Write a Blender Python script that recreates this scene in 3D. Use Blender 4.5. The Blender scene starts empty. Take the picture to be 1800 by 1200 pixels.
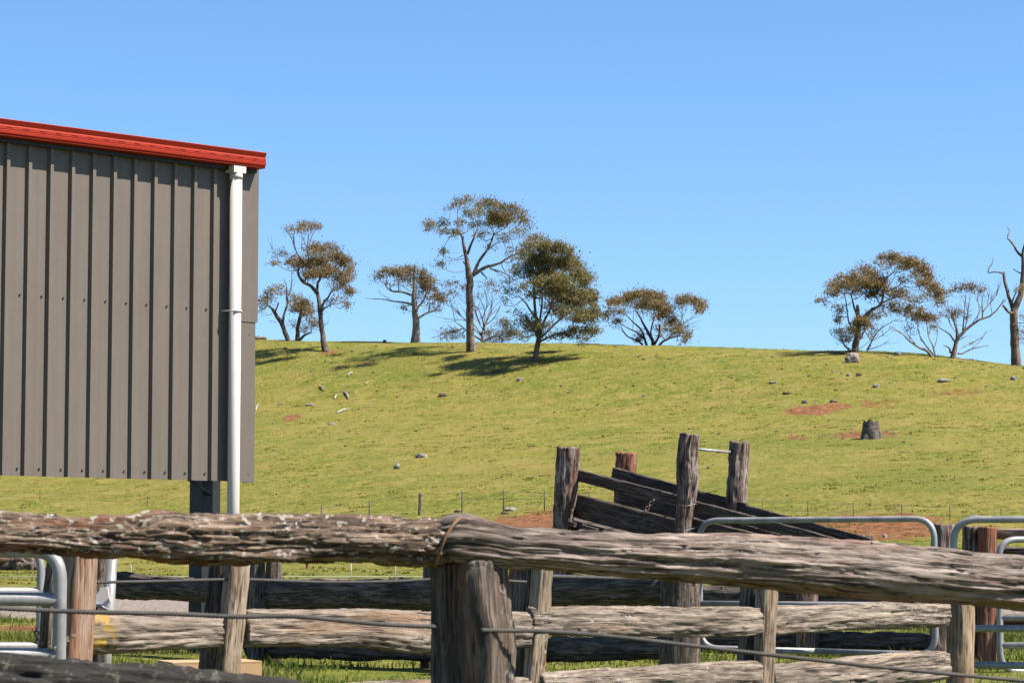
import bpy, math, random
import numpy as np

# ------------------------------------------------------------------ camera, sky, sun, exposure
SC = bpy.context.scene
COL = SC.collection
FPX = 4600.0                      # focal length in pixels of the 1800 px wide photograph
PITCH = math.atan(384.0 / FPX)
EYE = 0.75                        # eye height over the yard ground (z = 0)
CT, ST = math.cos(PITCH), math.sin(PITCH)

cam = bpy.data.cameras.new('camera')
cam.sensor_width = 36.0
cam.lens = 36.0 * FPX / 1800.0
cam.clip_start = 0.1
cam.clip_end = 6000.0
cam.dof.use_dof = True
cam.dof.focus_distance = 24.0
cam.dof.aperture_fstop = 18.0
camo = bpy.data.objects.new('camera', cam)
COL.objects.link(camo)
camo.location = (0, 0, EYE)
camo.rotation_euler = (math.pi / 2 + PITCH, 0, 0)
SC.camera = camo

SUN_EL, SUN_AZ = math.radians(53.0), math.radians(106.0)   # azimuth clockwise from +Y
world = bpy.data.worlds.new('World')
SC.world = world
world.use_nodes = True
wnt = world.node_tree
sky = wnt.nodes.new('ShaderNodeTexSky')
sky.sky_type = 'NISHITA'
sky.sun_disc = False
sky.sun_elevation = SUN_EL
sky.sun_rotation = SUN_AZ
sky.altitude = 0
sky.air_density = 0.85
sky.dust_density = 0.5
sky.ozone_density = 10.0
bg = wnt.nodes['Background']
bg.inputs[1].default_value = 0.079
tint = wnt.nodes.new('ShaderNodeMix')          # camera white balance: a slightly more cyan blue
tint.data_type = 'RGBA'
tint.blend_type = 'MULTIPLY'
tint.inputs[0].default_value = 1.0
tint.inputs[7].default_value = (0.97, 1.00, 0.97, 1)
wnt.links.new(sky.outputs[0], tint.inputs[6])
wnt.links.new(tint.outputs[2], bg.inputs[0])

sun = bpy.data.lights.new('sun', 'SUN')
sun.energy = 5.0
sun.angle = math.radians(0.53)
sun.color = (1.0, 0.90, 0.78)
suno = bpy.data.objects.new('sun', sun)
COL.objects.link(suno)
suno.rotation_euler = (math.pi / 2 - SUN_EL, 0, math.pi - SUN_AZ)
SC.view_settings.view_transform = 'Standard'
SC.view_settings.look = 'None'
SC.view_settings.exposure = 1.35
SC.view_settings.gamma = 1.0
SC.view_settings.use_curve_mapping = False

RNG = np.random.default_rng(7)
random.seed(7)


def at(X, Y, d):
    """world point seen at pixel (X, Y) of the 1800x1200 photograph, d metres ahead"""
    cx, cy = (X - 900.0) / FPX, (600.0 - Y) / FPX
    k = d / (CT - cy * ST)
    return np.array((cx * k, d, EYE + k * (ST + cy * CT)))


# ------------------------------------------------------------------ noise
def _hash(ix, iy, iz):
    h = (ix.astype(np.int64) * 374761393 + iy.astype(np.int64) * 668265263 + iz.astype(np.int64) * 2147483647) & 0xffffffff
    h = ((h ^ (h >> 13)) * 1274126177) & 0xffffffff
    h = ((h ^ (h >> 16)) * 2246822519) & 0xffffffff
    return ((h ^ (h >> 15)) & 0xffffff) / float(0xffffff)


def noise(x, y, z):
    x, y, z = np.broadcast_arrays(np.asarray(x, float), np.asarray(y, float), np.asarray(z, float))
    x0, y0, z0 = np.floor(x), np.floor(y), np.floor(z)
    fx, fy, fz = x - x0, y - y0, z - z0
    fx, fy, fz = [t * t * t * (t * (t * 6 - 15) + 10) for t in (fx, fy, fz)]
    r = 0
    for i in (0, 1):
        wx = fx if i else 1 - fx
        for j in (0, 1):
            wy = fy if j else 1 - fy
            for k in (0, 1):
                wz = fz if k else 1 - fz
                r = r + wx * wy * wz * _hash(x0 + i, y0 + j, z0 + k)
    return r * 2 - 1


def fbm(x, y, z, o=4, g=0.5):
    r, a, t = 0, 1.0, 0
    for k in range(o):
        f = 2.03 ** k
        r = r + a * noise(x * f + 17.1 * k, y * f + 5.3 * k, z * f + 9.7 * k)
        t += a
        a *= g
    return r / t


def sstep(a, b, x):
    t = np.clip((x - a) / (b - a), 0, 1)
    return t * t * (3 - 2 * t)


# ------------------------------------------------------------------ materials
ALBEDO = 0.68      # one trim for every base colour in the script


def new_mat(name, rough=0.85):
    m = bpy.data.materials.new(name)
    m.use_nodes = True
    nt = m.node_tree
    b = nt.nodes['Principled BSDF']
    b.inputs['Roughness'].default_value = rough
    return m, nt, b


def N(nt, t, **kw):
    n = nt.nodes.new(t)
    for k, v in kw.items():
        if k in n.inputs:
            n.inputs[k].default_value = v
        else:
            setattr(n, k, v)
    return n


def ramp(nt, fac, stops):
    r = nt.nodes.new('ShaderNodeValToRGB')
    el = r.color_ramp.elements
    while len(el) < len(stops):
        el.new(0.5)
    for e, (p, c) in zip(el, stops):
        e.position = p
        e.color = (c[0] * ALBEDO, c[1] * ALBEDO, c[2] * ALBEDO, 1) if hasattr(c, '__len__') else (c, c, c, 1)
    nt.links.new(fac, r.inputs[0])
    return r.outputs[0]


def mixc(nt, fac, a, b, mode='MIX'):
    m = nt.nodes.new('ShaderNodeMix')
    m.data_type = 'RGBA'
    m.blend_type = mode
    for s, v in ((m.inputs[0], fac), (m.inputs[6], a), (m.inputs[7], b)):
        if hasattr(v, 'is_output'):
            nt.links.new(v, s)
        else:
            s.default_value = v if not hasattr(v, '__len__') else (v[0] * ALBEDO, v[1] * ALBEDO, v[2] * ALBEDO, 1)
    return m.outputs[2]


def noise_node(nt, vec, scale, detail=6, rough=0.6, xyz=(1, 1, 1), loc=(0, 0, 0)):
    mp = nt.nodes.new('ShaderNodeMapping')
    mp.inputs['Scale'].default_value = xyz
    mp.inputs['Location'].default_value = loc
    nt.links.new(vec, mp.inputs[0])
    n = nt.nodes.new('ShaderNodeTexNoise')
    n.inputs['Scale'].default_value = scale
    n.inputs['Detail'].default_value = detail
    n.inputs['Roughness'].default_value = rough
    nt.links.new(mp.outputs[0], n.inputs['Vector'])
    return n.outputs[0]


def math_node(nt, op, a, b=None):
    m = nt.nodes.new('ShaderNodeMath')
    m.operation = op
    for s, v in ((m.inputs[0], a), (m.inputs[1], b)):
        if v is None:
            continue
        if hasattr(v, 'is_output'):
            nt.links.new(v, s)
        else:
            s.default_value = v
    return m.outputs[0]


def attr_node(nt, name):
    a = nt.nodes.new('ShaderNodeAttribute')
    a.attribute_name = name
    return a


def wood(name, dark, mid, light, red=None, red_amt=0.0, lichen=0.0, lich_col=(0.42, 0.43, 0.33), yellow=0.0, fine=1.0, bump=0.012):
    m, nt, b = new_mat(name, 0.9)
    v = attr_node(nt, 'grain').outputs['Vector']
    g1 = noise_node(nt, v, 1.0, 9, 0.74, (4.5, 52 * fine, 52 * fine))
    g2 = noise_node(nt, v, 1.0, 5, 0.6, (1.6, 6, 6), (3, 1, 7))
    g3 = noise_node(nt, v, 1.0, 4, 0.6, (5.0, 120 * fine, 120 * fine), (9, 2, 1))
    c = ramp(nt, g1, [(0.37, dark), (0.48, mid), (0.585, light)])
    c = mixc(nt, ramp(nt, g2, [(0.36, 0.75), (0.62, 0.0)]), c, mixc(nt, 0.6, c, dark))
    if red is not None:
        rm = noise_node(nt, v, 1.0, 4, 0.55, (1.1, 7, 7), (21, 4, 3))
        c = mixc(nt, ramp(nt, rm, [(0.62 - 0.3 * red_amt, 0.0), (0.74 - 0.3 * red_amt, 0.9)]), c, mixc(nt, 0.75, c, red))
    crack = ramp(nt, g3, [(0.385, 1.0), (0.445, 0.0)])
    c = mixc(nt, crack, c, (dark[0] * 0.45, dark[1] * 0.42, dark[2] * 0.4))
    if lichen > 0:
        lm = noise_node(nt, v, 3.2, 3, 0.5, (1, 1, 1), (1, 8, 2))
        ls = noise_node(nt, v, 62.0, 5, 0.66, (0.6, 1, 1), (4, 4, 9))
        l = math_node(nt, 'MULTIPLY', ramp(nt, lm, [(0.60 - 0.22 * lichen, 0.0), (0.70 - 0.22 * lichen, 1.0)]), ramp(nt, ls, [(0.56, 0.0), (0.61, 1.0)]))
        lc = ramp(nt, noise_node(nt, v, 12.0, 2, 0.5, (1, 1, 1), (6, 6, 6)), [(0.4, lich_col), (0.6, (lich_col[0] * 0.8, lich_col[1] * 0.78, lich_col[2] * 0.9))])
        c = mixc(nt, l, c, lc)
    if yellow > 0:
        ym = noise_node(nt, v, 22.0, 4, 0.65, (1, 1, 1), (2, 18, 5))
        sx_ = nt.nodes.new('ShaderNodeSeparateXYZ')
        nt.links.new(v, sx_.inputs[0])
        dx_ = math_node(nt, 'ABSOLUTE', math_node(nt, 'SUBTRACT', sx_.outputs[0], yellow))
        y = math_node(nt, 'MULTIPLY', ramp(nt, ym, [(0.44, 0.0), (0.54, 0.95)]), ramp(nt, dx_, [(0.03, 1.0), (0.09, 0.0)]))
        c = mixc(nt, y, c, (0.42, 0.27, 0.045))
    nt.links.new(c, b.inputs['Base Color'])
    h = math_node(nt, 'ADD', math_node(nt, 'MULTIPLY', g1, 1.0), math_node(nt, 'MULTIPLY', g3, 0.45))
    bm = nt.nodes.new('ShaderNodeBump')
    bm.inputs['Strength'].default_value = 0.9
    bm.inputs['Distance'].default_value = bump
    nt.links.new(h, bm.inputs['Height'])
    nt.links.new(bm.outputs[0], b.inputs['Normal'])
    return m


W_BARK = wood('lichened_bark', (0.020, 0.012, 0.007), (0.155, 0.098, 0.060), (0.37, 0.275, 0.20), (0.28, 0.10, 0.045), 0.42, 1.25, (0.46, 0.43, 0.35))
W_GREY = wood('weathered_grey_log', (0.026, 0.018, 0.013), (0.195, 0.148, 0.117), (0.42, 0.35, 0.305), (0.27, 0.12, 0.085), 0.25, 0.25, (0.36, 0.33, 0.27))
W_MOSS_SHADE = wood('mossy_wood_shade_toned', (0.004, 0.004, 0.003), (0.012, 0.011, 0.009), (0.032, 0.029, 0.024), None, 0, 0.8, (0.10, 0.095, 0.075))  # mossy wood, base colour blackened further in place of the top log's shade
W_RAIL = wood('split_rail_wood', (0.08, 0.06, 0.045), (0.27, 0.215, 0.165), (0.43, 0.36, 0.29), (0.25, 0.13, 0.06), 0.05, 0.3, (0.45, 0.41, 0.34), fine=0.8)
W_RAIL_Y = wood('yellow_lichened_rail', (0.08, 0.06, 0.045), (0.28, 0.225, 0.175), (0.45, 0.38, 0.31), (0.25, 0.13, 0.06), 0.05, 0.1, (0.42, 0.39, 0.31), yellow=205 * 1.37 * 3 + 0.12, fine=0.8)
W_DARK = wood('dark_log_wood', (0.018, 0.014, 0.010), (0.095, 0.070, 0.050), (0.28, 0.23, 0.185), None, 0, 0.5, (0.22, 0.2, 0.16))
W_SLAB = wood('pale_split_post', (0.11, 0.075, 0.045), (0.34, 0.255, 0.175), (0.50, 0.42, 0.32), (0.33, 0.17, 0.07), 0.12, 0.2)
W_RED = wood('red_brown_post', (0.09, 0.035, 0.02), (0.26, 0.105, 0.055), (0.36, 0.2, 0.13), (0.30, 0.09, 0.04), 0.5, 0.0)
W_PINK = wood('bleached_red_post', (0.20, 0.10, 0.06), (0.40, 0.25, 0.17), (0.52, 0.40, 0.31), (0.38, 0.16, 0.08), 0.3, 0.0)
W_CHUTE = wood('ramp_post_wood', (0.03, 0.02, 0.016), (0.17, 0.105, 0.08), (0.44, 0.37, 0.325), (0.22, 0.085, 0.045), 0.15, 0.1, (0.3, 0.28, 0.24))
W_BOARD = wood('dark_ramp_board', (0.022, 0.016, 0.012), (0.085, 0.062, 0.048), (0.19, 0.15, 0.12), (0.08, 0.04, 0.03), 0.1, 0.3, (0.24, 0.21, 0.17))
W_POST = wood('grey_hewn_post', (0.02, 0.015, 0.011), (0.088, 0.066, 0.048), (0.24, 0.19, 0.145), (0.26, 0.12, 0.05), 0.2, 0.35, (0.34, 0.32, 0.26))
W_OCHRE = wood('round_ochre_post', (0.14, 0.075, 0.03), (0.36, 0.255, 0.15), (0.48, 0.38, 0.27), (0.32, 0.15, 0.05), 0.3, 0.1)


def metal(name, col, rough, met, spec_noise=0.0, spec=0.35, streak=0.0):
    m, nt, b = new_mat(name, rough)
    b.inputs['Specular IOR Level'].default_value = spec
    tc = nt.nodes.new('ShaderNodeTexCoord').outputs['Object']
    n = noise_node(nt, tc, 9.0, 4, 0.6)
    c = ramp(nt, n, [(0.35, [x * (1 - spec_noise) for x in col]), (0.65, col)])
    if streak:
        st_ = noise_node(nt, tc, 1.0, 6, 0.7, (9.0, 9.0, 0.35), (4, 2, 1))
        c = mixc(nt, ramp(nt, st_, [(0.44, 0.0), (0.66, streak)]), c, [x * 1.5 for x in col])
        sp_ = noise_node(nt, tc, 3.0, 5, 0.7, (1, 1, 0.5), (1, 7, 1))
        c = mixc(nt, ramp(nt, sp_, [(0.50, 0.0), (0.70, streak)]), c, [x * 0.7 for x in col])
    nt.links.new(c, b.inputs['Base Color'])
    b.inputs['Metallic'].default_value = met
    r = ramp(nt, noise_node(nt, tc, 30.0, 3, 0.5), [(0.3, rough * 0.85), (0.7, min(1, rough * 1.15))])
    nt.links.new(r, b.inputs['Roughness'])
    return m


M_CLAD = metal('grey_sheet_steel', (0.158, 0.134, 0.114), 0.6, 0.0, 0.05, streak=0.22)
M_FLASH = metal('grey_flashing_steel', (0.154, 0.130, 0.111), 0.6, 0.0, 0.05, streak=0.22)
M_RED = metal('red_painted_steel', (0.36, 0.030, 0.013), 0.5, 0.0, 0.08, spec=0.15, streak=0.15)
M_PIPE = metal('white_plastic', (0.70, 0.665, 0.64), 0.45, 0.0, 0.06, streak=0.12)
M_STEEL = metal('dark_painted_steel', (0.024, 0.026, 0.031), 0.5, 0.0, 0.1)
M_SCREW = metal('dark_screw_steel', (0.03, 0.028, 0.026), 0.5, 0.3, 0.1)
M_GALV = metal('galvanised_pipe', (0.37, 0.375, 0.38), 0.5, 0.2, 0.35, streak=0.5)
M_CABLE = metal('twisted_wire_rope', (0.085, 0.082, 0.078), 0.75, 0.1, 0.35)
M_CHAIN = metal('rusty_chain', (0.28, 0.20, 0.14), 0.6, 0.4, 0.4)
M_WIRE = metal('fence_wire', (0.30, 0.29, 0.28), 0.5, 0.6, 0.2)
M_TWINE = metal('rust_brown_tie', (0.26, 0.145, 0.08), 0.85, 0.0, 0.45)
M_WHITE = metal('white_tape', (0.75, 0.75, 0.72), 0.6, 0.0, 0.05)
M_CARD = metal('tan_cardboard', (0.56, 0.37, 0.20), 0.85, 0.0, 0.08)


def rock_mat(name, a, b_):
    m, nt, b = new_mat(name, 0.92)
    tc = nt.nodes.new('ShaderNodeTexCoord').outputs['Object']
    n = noise_node(nt, tc, 6.0, 6, 0.65)
    nt.links.new(ramp(nt, n, [(0.35, a), (0.62, b_)]), b.inputs['Base Color'])
    bm = nt.nodes.new('ShaderNodeBump')
    bm.inputs['Distance'].default_value = 0.05
    nt.links.new(n, bm.inputs['Height'])
    nt.links.new(bm.outputs[0], b.inputs['Normal'])
    return m


M_ROCK = rock_mat('grey_rock', (0.13, 0.115, 0.10), (0.36, 0.33, 0.29))
M_ROCKD = rock_mat('dark_clod', (0.06, 0.045, 0.03), (0.16, 0.12, 0.08))
M_ROCKB = rock_mat('bleached_timber', (0.26, 0.235, 0.205), (0.50, 0.46, 0.41))
M_STUMP = rock_mat('old_stump_wood', (0.025, 0.021, 0.018), (0.19, 0.165, 0.14))
M_EARTH = rock_mat('red_earth', (0.17, 0.07, 0.035), (0.34, 0.155, 0.08))


def bark_mat(name, a, b_, c_):
    m, nt, b = new_mat(name, 0.92)
    tc = nt.nodes.new('ShaderNodeTexCoord').outputs['Object']
    n = noise_node(nt, tc, 1.0, 6, 0.65, (4.0, 4.0, 0.9))
    nt.links.new(ramp(nt, n, [(0.32, a), (0.5, b_), (0.68, c_)]), b.inputs['Base Color'])
    bm = nt.nodes.new('ShaderNodeBump')
    bm.inputs['Distance'].default_value = 0.06
    nt.links.new(n, bm.inputs['Height'])
    nt.links.new(bm.outputs[0], b.inputs['Normal'])
    return m


M_BARK = bark_mat('gum_bark', (0.05, 0.036, 0.026), (0.13, 0.098, 0.072), (0.28, 0.23, 0.19))
M_BARKD = bark_mat('dark_gum_bark', (0.03, 0.022, 0.017), (0.085, 0.062, 0.046), (0.18, 0.145, 0.115))
M_BARKP = bark_mat('bleached_gum_bark', (0.11, 0.09, 0.075), (0.27, 0.235, 0.20), (0.42, 0.38, 0.34))
M_TWIG = bark_mat('twig_bark', (0.10, 0.075, 0.058), (0.19, 0.155, 0.13), (0.30, 0.26, 0.23))


def leaf_mat(name, a, b_, c_):
    m, nt, b = new_mat(name, 0.6)
    tc = nt.nodes.new('ShaderNodeTexCoord').outputs['Object']
    n = noise_node(nt, tc, 1.3, 5, 0.75)
    col = ramp(nt, n, [(0.36, a), (0.5, b_), (0.64, c_)])
    nt.links.new(col, b.inputs['Base Color'])
    tr = nt.nodes.new('ShaderNodeBsdfTranslucent')
    nt.links.new(col, tr.inputs[0])
    mx = nt.nodes.new('ShaderNodeMixShader')
    mx.inputs[0].default_value = 0.50
    nt.links.new(b.outputs[0], mx.inputs[1])
    nt.links.new(tr.outputs[0], mx.inputs[2])
    nt.links.new(mx.outputs[0], nt.nodes['Material Output'].inputs[0])
    return m


M_LEAF = leaf_mat('olive_gum_leaves', (0.15, 0.125, 0.052), (0.25, 0.21, 0.088), (0.38, 0.29, 0.13))
M_LEAFB = leaf_mat('bronze_gum_leaves', (0.165, 0.125, 0.055), (0.28, 0.208, 0.092), (0.41, 0.29, 0.135))
M_LEAFG = leaf_mat('green_gum_leaves', (0.14, 0.132, 0.044), (0.24, 0.212, 0.075), (0.37, 0.30, 0.115))
M_LEAFP = leaf_mat('pale_gum_leaves', (0.16, 0.125, 0.075), (0.23, 0.18, 0.105), (0.30, 0.235, 0.14))


# ------------------------------------------------------------------ object helpers
ORIG = {}


def obj(name, V, F, mat, parent=None, smooth=True, grain=None, kind=None, attrs=None):
    V = np.asarray(V, float)
    if parent is None:
        o0 = np.array(((V[:, 0].min() + V[:, 0].max()) / 2, (V[:, 1].min() + V[:, 1].max()) / 2, V[:, 2].min()))
        if kind in ('structure', 'stuff'):
            o0 = np.zeros(3)
    else:
        o0 = ORIG[parent.name]
    me = bpy.data.meshes.new(name)
    Vl = (V - o0)
    if isinstance(F, np.ndarray):
        nf, k = F.shape
        me.vertices.add(len(Vl))
        me.vertices.foreach_set('co', Vl.astype(np.float32).ravel())
        me.loops.add(nf * k)
        me.loops.foreach_set('vertex_index', F.astype(np.int32).ravel())
        me.polygons.add(nf)
        me.polygons.foreach_set('loop_start', np.arange(0, nf * k, k, dtype=np.int32))
        me.polygons.foreach_set('loop_total', np.full(nf, k, dtype=np.int32))
        me.update(calc_edges=True)
    else:
        me.from_pydata([tuple(v) for v in Vl], [], [tuple(int(i) for i in f) for f in F])
        me.update()
    if smooth:
        me.polygons.foreach_set('use_smooth', np.ones(len(me.polygons), dtype=bool))
    if grain is not None:
        a = me.attributes.new('grain', 'FLOAT_VECTOR', 'POINT')
        a.data.foreach_set('vector', np.asarray(grain, np.float32).ravel())
    for an, av in (attrs or {}).items():
        a = me.attributes.new(an, 'FLOAT', 'POINT')
        a.data.foreach_set('value', np.asarray(av, np.float32).ravel())
    me.materials.append(mat)
    o = bpy.data.objects.new(name, me)
    COL.objects.link(o)
    if parent is not None:
        o.parent = parent
        ORIG[o.name] = o0
    else:
        o.location = o0
        ORIG[o.name] = o0
    if kind:
        o['kind'] = kind
    return o


def tag(o, label, cat, group=None):
    o['label'] = label
    o['category'] = cat
    if group:
        o['group'] = group
    return o


def thing(name, loc, label, cat, group=None):
    o = bpy.data.objects.new(name, None)
    o.empty_display_size = 0.2
    COL.objects.link(o)
    o.location = tuple(loc)
    ORIG[o.name] = np.array(loc, float)
    return tag(o, label, cat, group)


def smooth_path(P, n):
    """Catmull-Rom through P (k x m), n samples evenly by arc length"""
    P = np.asarray(P, float)
    if len(P) == 2:
        t = np.linspace(0, 1, n)[:, None]
        return P[0] * (1 - t) + P[1] * t
    Q = np.vstack([2 * P[0] - P[1], P, 2 * P[-1] - P[-2]])
    out = []
    for i in range(1, len(Q) - 2):
        t = np.linspace(0, 1, 16, endpoint=(i == len(Q) - 3))[:, None]
        p0, p1, p2, p3 = Q[i - 1], Q[i], Q[i + 1], Q[i + 2]
        out.append(0.5 * ((2 * p1) + (-p0 + p2) * t + (2 * p0 - 5 * p1 + 4 * p2 - p3) * t ** 2 + (-p0 + 3 * p1 - 3 * p2 + p3) * t ** 3))
    C = np.vstack(out)
    s = np.concatenate([[0], np.cumsum(np.linalg.norm(np.diff(C[:, :3], axis=0), axis=1))])
    u = np.linspace(0, s[-1], n)
    return np.stack([np.interp(u, s, C[:, k]) for k in range(C.shape[1])], 1)


def frames(C, up=(0, 0, 1)):
    T = np.gradient(C, axis=0)
    T /= np.linalg.norm(T, axis=1)[:, None] + 1e-12
    up = np.asarray(up, float)
    S = np.cross(T, up)
    bad = np.linalg.norm(S, axis=1) < 1e-3
    S[bad] = np.cross(T[bad], (1.0, 0.01, 0))
    S /= np.linalg.norm(S, axis=1)[:, None]
    U = np.cross(S, T)
    return T, S, U


def grid_faces(nl, na, off=0, cap=True):
    i = np.arange(nl - 1)[:, None]
    j = np.arange(na)[None, :]
    j2 = (j + 1) % na
    q = np.stack([i * na + j, i * na + j2, (i + 1) * na + j2, (i + 1) * na + j], -1).reshape(-1, 4) + off
    return q


SEEDN = [100]


def log(name, pts, mat, parent, nl=60, na=28, sq=2.0, amp=0.006, bark=0.0, flat=(1, 1), up=(0, 0, 1), rough_end=0.01, lump=0.0, rot=0.0, seed=None, bscale=1.0, notch=None):
    """pts: rows of (x, y, z, r). Weathered log / hewn post with displaced grain; grain attribute drives the wood material."""
    if seed is None:
        SEEDN[0] += 13
        seed = SEEDN[0]
    P = smooth_path(pts, nl)
    C, R = P[:, :3], P[:, 3]
    T, S, U = frames(C, up)
    s = np.concatenate([[0], np.cumsum(np.linalg.norm(np.diff(C, axis=0), axis=1))])
    a = np.linspace(0, 2 * math.pi, na, endpoint=False)
    ca, sa = np.cos(a), np.sin(a)
    shape = (np.abs(ca) ** sq + np.abs(sa) ** sq) ** (-1.0 / sq)
    sx, sy = ca * shape * flat[0], sa * shape * flat[1]
    cr, sr = math.cos(rot), math.sin(rot)
    sx, sy = sx * cr - sy * sr, sx * sr + sy * cr
    SS, _ = np.meshgrid(s, a, indexing='ij')
    rm = R.mean()
    gx, gy = np.broadcast_to(ca, SS.shape) * rm, np.broadcast_to(sa, SS.shape) * rm
    o = seed * 1.37
    d = amp * fbm(SS * 5 + o, gx * 45, gy * 45, 4, 0.6)
    d += amp * 0.9 * (0.25 - np.abs(fbm(SS * 3.0 + o + 40, gx * 110, gy * 110, 4, 0.6)) * 2.2)
    if bark:
        ridg = 1 - np.abs(fbm(SS * 2.4 * bscale + o + 9, gx * 46, gy * 46, 4, 0.62)) * 3.4
        d += bark * 1.1 * np.clip(ridg, -1, 1)
        d += bark * 0.55 * fbm(SS * 9 * bscale + o, gx * 40 + 8, gy * 40, 4, 0.65)
        strip = fbm(SS * 2.0 * bscale + o + 77, gx * 58, gy * 58, 3)
        d += bark * 1.5 * sstep(0.02, 0.06, strip) - bark * 0.75
        crk = np.abs(fbm(SS * 1.3 * bscale + o + 55, gx * 34, gy * 34, 3, 0.6))
        d -= bark * 2.2 * (1 - sstep(0.0, 0.05, crk))
        flake = fbm(SS * 6.0 * bscale + o + 31, gx * 60, gy * 60, 2)
        d += bark * 0.6 * sstep(0.12, 0.17, flake)
    if lump:
        d += lump * fbm(SS * 1.7 + o + 3, gx * 6, gy * 6, 2)
    if notch is not None:
        d = d + notch(SS, a[None, :] + 0 * SS)
    RR = R[:, None]
    px = RR * sx[None, :] + d * ca[None, :] * cr - d * sa[None, :] * sr
    py = RR * sy[None, :] + d * ca[None, :] * sr + d * sa[None, :] * cr
    V = C[:, None, :] + px[..., None] * S[:, None, :] + py[..., None] * U[:, None, :]
    for e, sg in ((0, -1), (nl - 1, 1)):
        je = rough_end * fbm(ca * 5 + o, sa * 5 + 3 * e, o, 3)
        V[e] += T[e] * (sg * je)[:, None]
    V = V.reshape(-1, 3)
    G = np.stack([SS + o * 3, gx + o, gy + o * 0.5], -1).reshape(-1, 3)
    F = grid_faces(nl, na).tolist()
    extraV, extraG = [], []
    base = len(V)
    for e, sg in ((0, -1), (nl - 1, 1)):
        ring = V[e * na:(e + 1) * na]
        cen = C[e]
        k0 = base + len(extraV)
        inner = cen + (ring - cen) * 0.55 + T[e] * (rough_end * 0.8 * fbm(ca * 9 + o, sa * 9, o + e, 2))[:, None]
        extraV += list(inner) + [cen]
        gi = G[e * na:(e + 1) * na].copy()
        extraG += [(g[0] + 0.3, o + (g[1] - o) * 0.55, o * .5 + (g[2] - o * .5) * 0.55) for g in gi] + [(G[e * na][0] + 0.3, o, o * .5)]
        for j in range(na):
            j2 = (j + 1) % na
            q = [e * na + j, e * na + j2, k0 + j2, k0 + j]
            t = [k0 + j, k0 + j2, k0 + na]
            if e == 0:
                q.reverse(); t.reverse()
            F.append(q); F.append(t)
    V = np.vstack([V, np.array(extraV)])
    G = np.vstack([G, np.array(extraG)])
    # the frame (S, U) is left-handed along T for the quad order: flip so that normals point out
    F = [f[::-1] for f in F]
    return obj(name, V, F, mat, parent, True, G)


def tube_geo(P, na=8, caps=True, up=(0, 0, 1)):
    """P rows (x,y,z,r) -> V, F(list)"""
    P = np.asarray(P, float)
    C, R = P[:, :3], P[:, 3]
    T, S, U = frames(C, up)
    # parallel transport to keep frames from twisting at bends
    for i in range(1, len(C)):
        s = S[i - 1] - T[i] * np.dot(S[i - 1], T[i])
        n = np.linalg.norm(s)
        if n > 1e-6:
            S[i] = s / n
            U[i] = np.cross(S[i], T[i])
    a = np.linspace(0, 2 * math.pi, na, endpoint=False)
    V = C[:, None, :] + R[:, None, None] * (np.cos(a)[None, :, None] * S[:, None, :] + np.sin(a)[None, :, None] * U[:, None, :])
    F = [f[::-1] for f in grid_faces(len(C), na).tolist()]
    if caps:
        F.append(list(range(na)))
        F.append(list(range((len(C) - 1) * na, len(C) * na))[::-1])
    return V.reshape(-1, 3), F


def tube(name, P, mat, parent, na=10, kind=None, smooth=True):
    V, F = tube_geo(P, na)
    return obj(name, V, F, mat, parent, smooth, kind=kind)


def box_geo(c, ax, ay, az, hx, hy, hz, bev=0.0):
    c, ax, ay, az = [np.asarray(v, float) for v in (c, ax, ay, az)]
    V = []
    for i in (-1, 1):
        for j in (-1, 1):
            for k in (-1, 1):
                V.append(c + ax * hx * i + ay * hy * j + az * hz * k)
    F = [[0, 1, 3, 2], [4, 6, 7, 5], [0, 4, 5, 1], [2, 3, 7, 6], [0, 2, 6, 4], [1, 5, 7, 3]]
    return np.array(V), F


def join(parts):
    Vs, Fs, n = [], [], 0
    for V, F in parts:
        Vs.append(np.asarray(V))
        Fs += [[i + n for i in f] for f in F]
        n += len(V)
    return np.vstack(Vs), Fs


# ------------------------------------------------------------------ terrain
PD = np.array([-60, -5, 3, 6, 9, 12, 20, 45, 60, 80, 90, 100, 106, 113, 122, 130, 150, 170, 182, 190, 196, 201, 206, 211, 217, 225, 240, 265, 300, 340, 500, 900, 3000], float)
PZ = np.array([-1.6, -1.5, -1.45, -1.3, -1.0, -0.78, -0.75, -0.73, -0.62, -0.24, 0.12, 0.72, 1.28, 2.0, 2.95, 3.9, 6.2, 8.9, 11.0, 13.0, 14.8, 16.1, 17.0, 17.55, 17.95, 18.2, 18.2, 17.2, 15.4, 13.2, 6.0, 0.0, -5.0], float)
_dd = np.linspace(-60, 700, 7601)
_k = np.exp(-0.5 * (np.linspace(-3, 3, 61)) ** 2)
_zz = np.convolve(np.pad(np.interp(_dd, PD, PZ), 30, mode='edge'), _k / _k.sum(), mode='valid')


def prof(d):
    return np.where(d < 690, np.interp(d, _dd, _zz), np.interp(d, PD, PZ))


CREST_X = np.array([-1500, -500, 0, 450, 700, 1050, 1250, 1450, 1600, 1800, 2200, 3200], float)
CREST_Y = np.array([640, 612, 600, 598.5, 601, 604, 608, 614, 622, 642, 700, 800], float)
_us = np.linspace(-2400, 2400, 97)
_sc = []
for _u in _us:
    d = np.linspace(150, 330, 400)
    yy = (984 - FPX * prof(d + 0.03 * _u) / d).min()
    _sc.append((984 - np.interp(_u + 900, CREST_X, CREST_Y)) / (984 - yy))
_sc = np.array(_sc)


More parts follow.
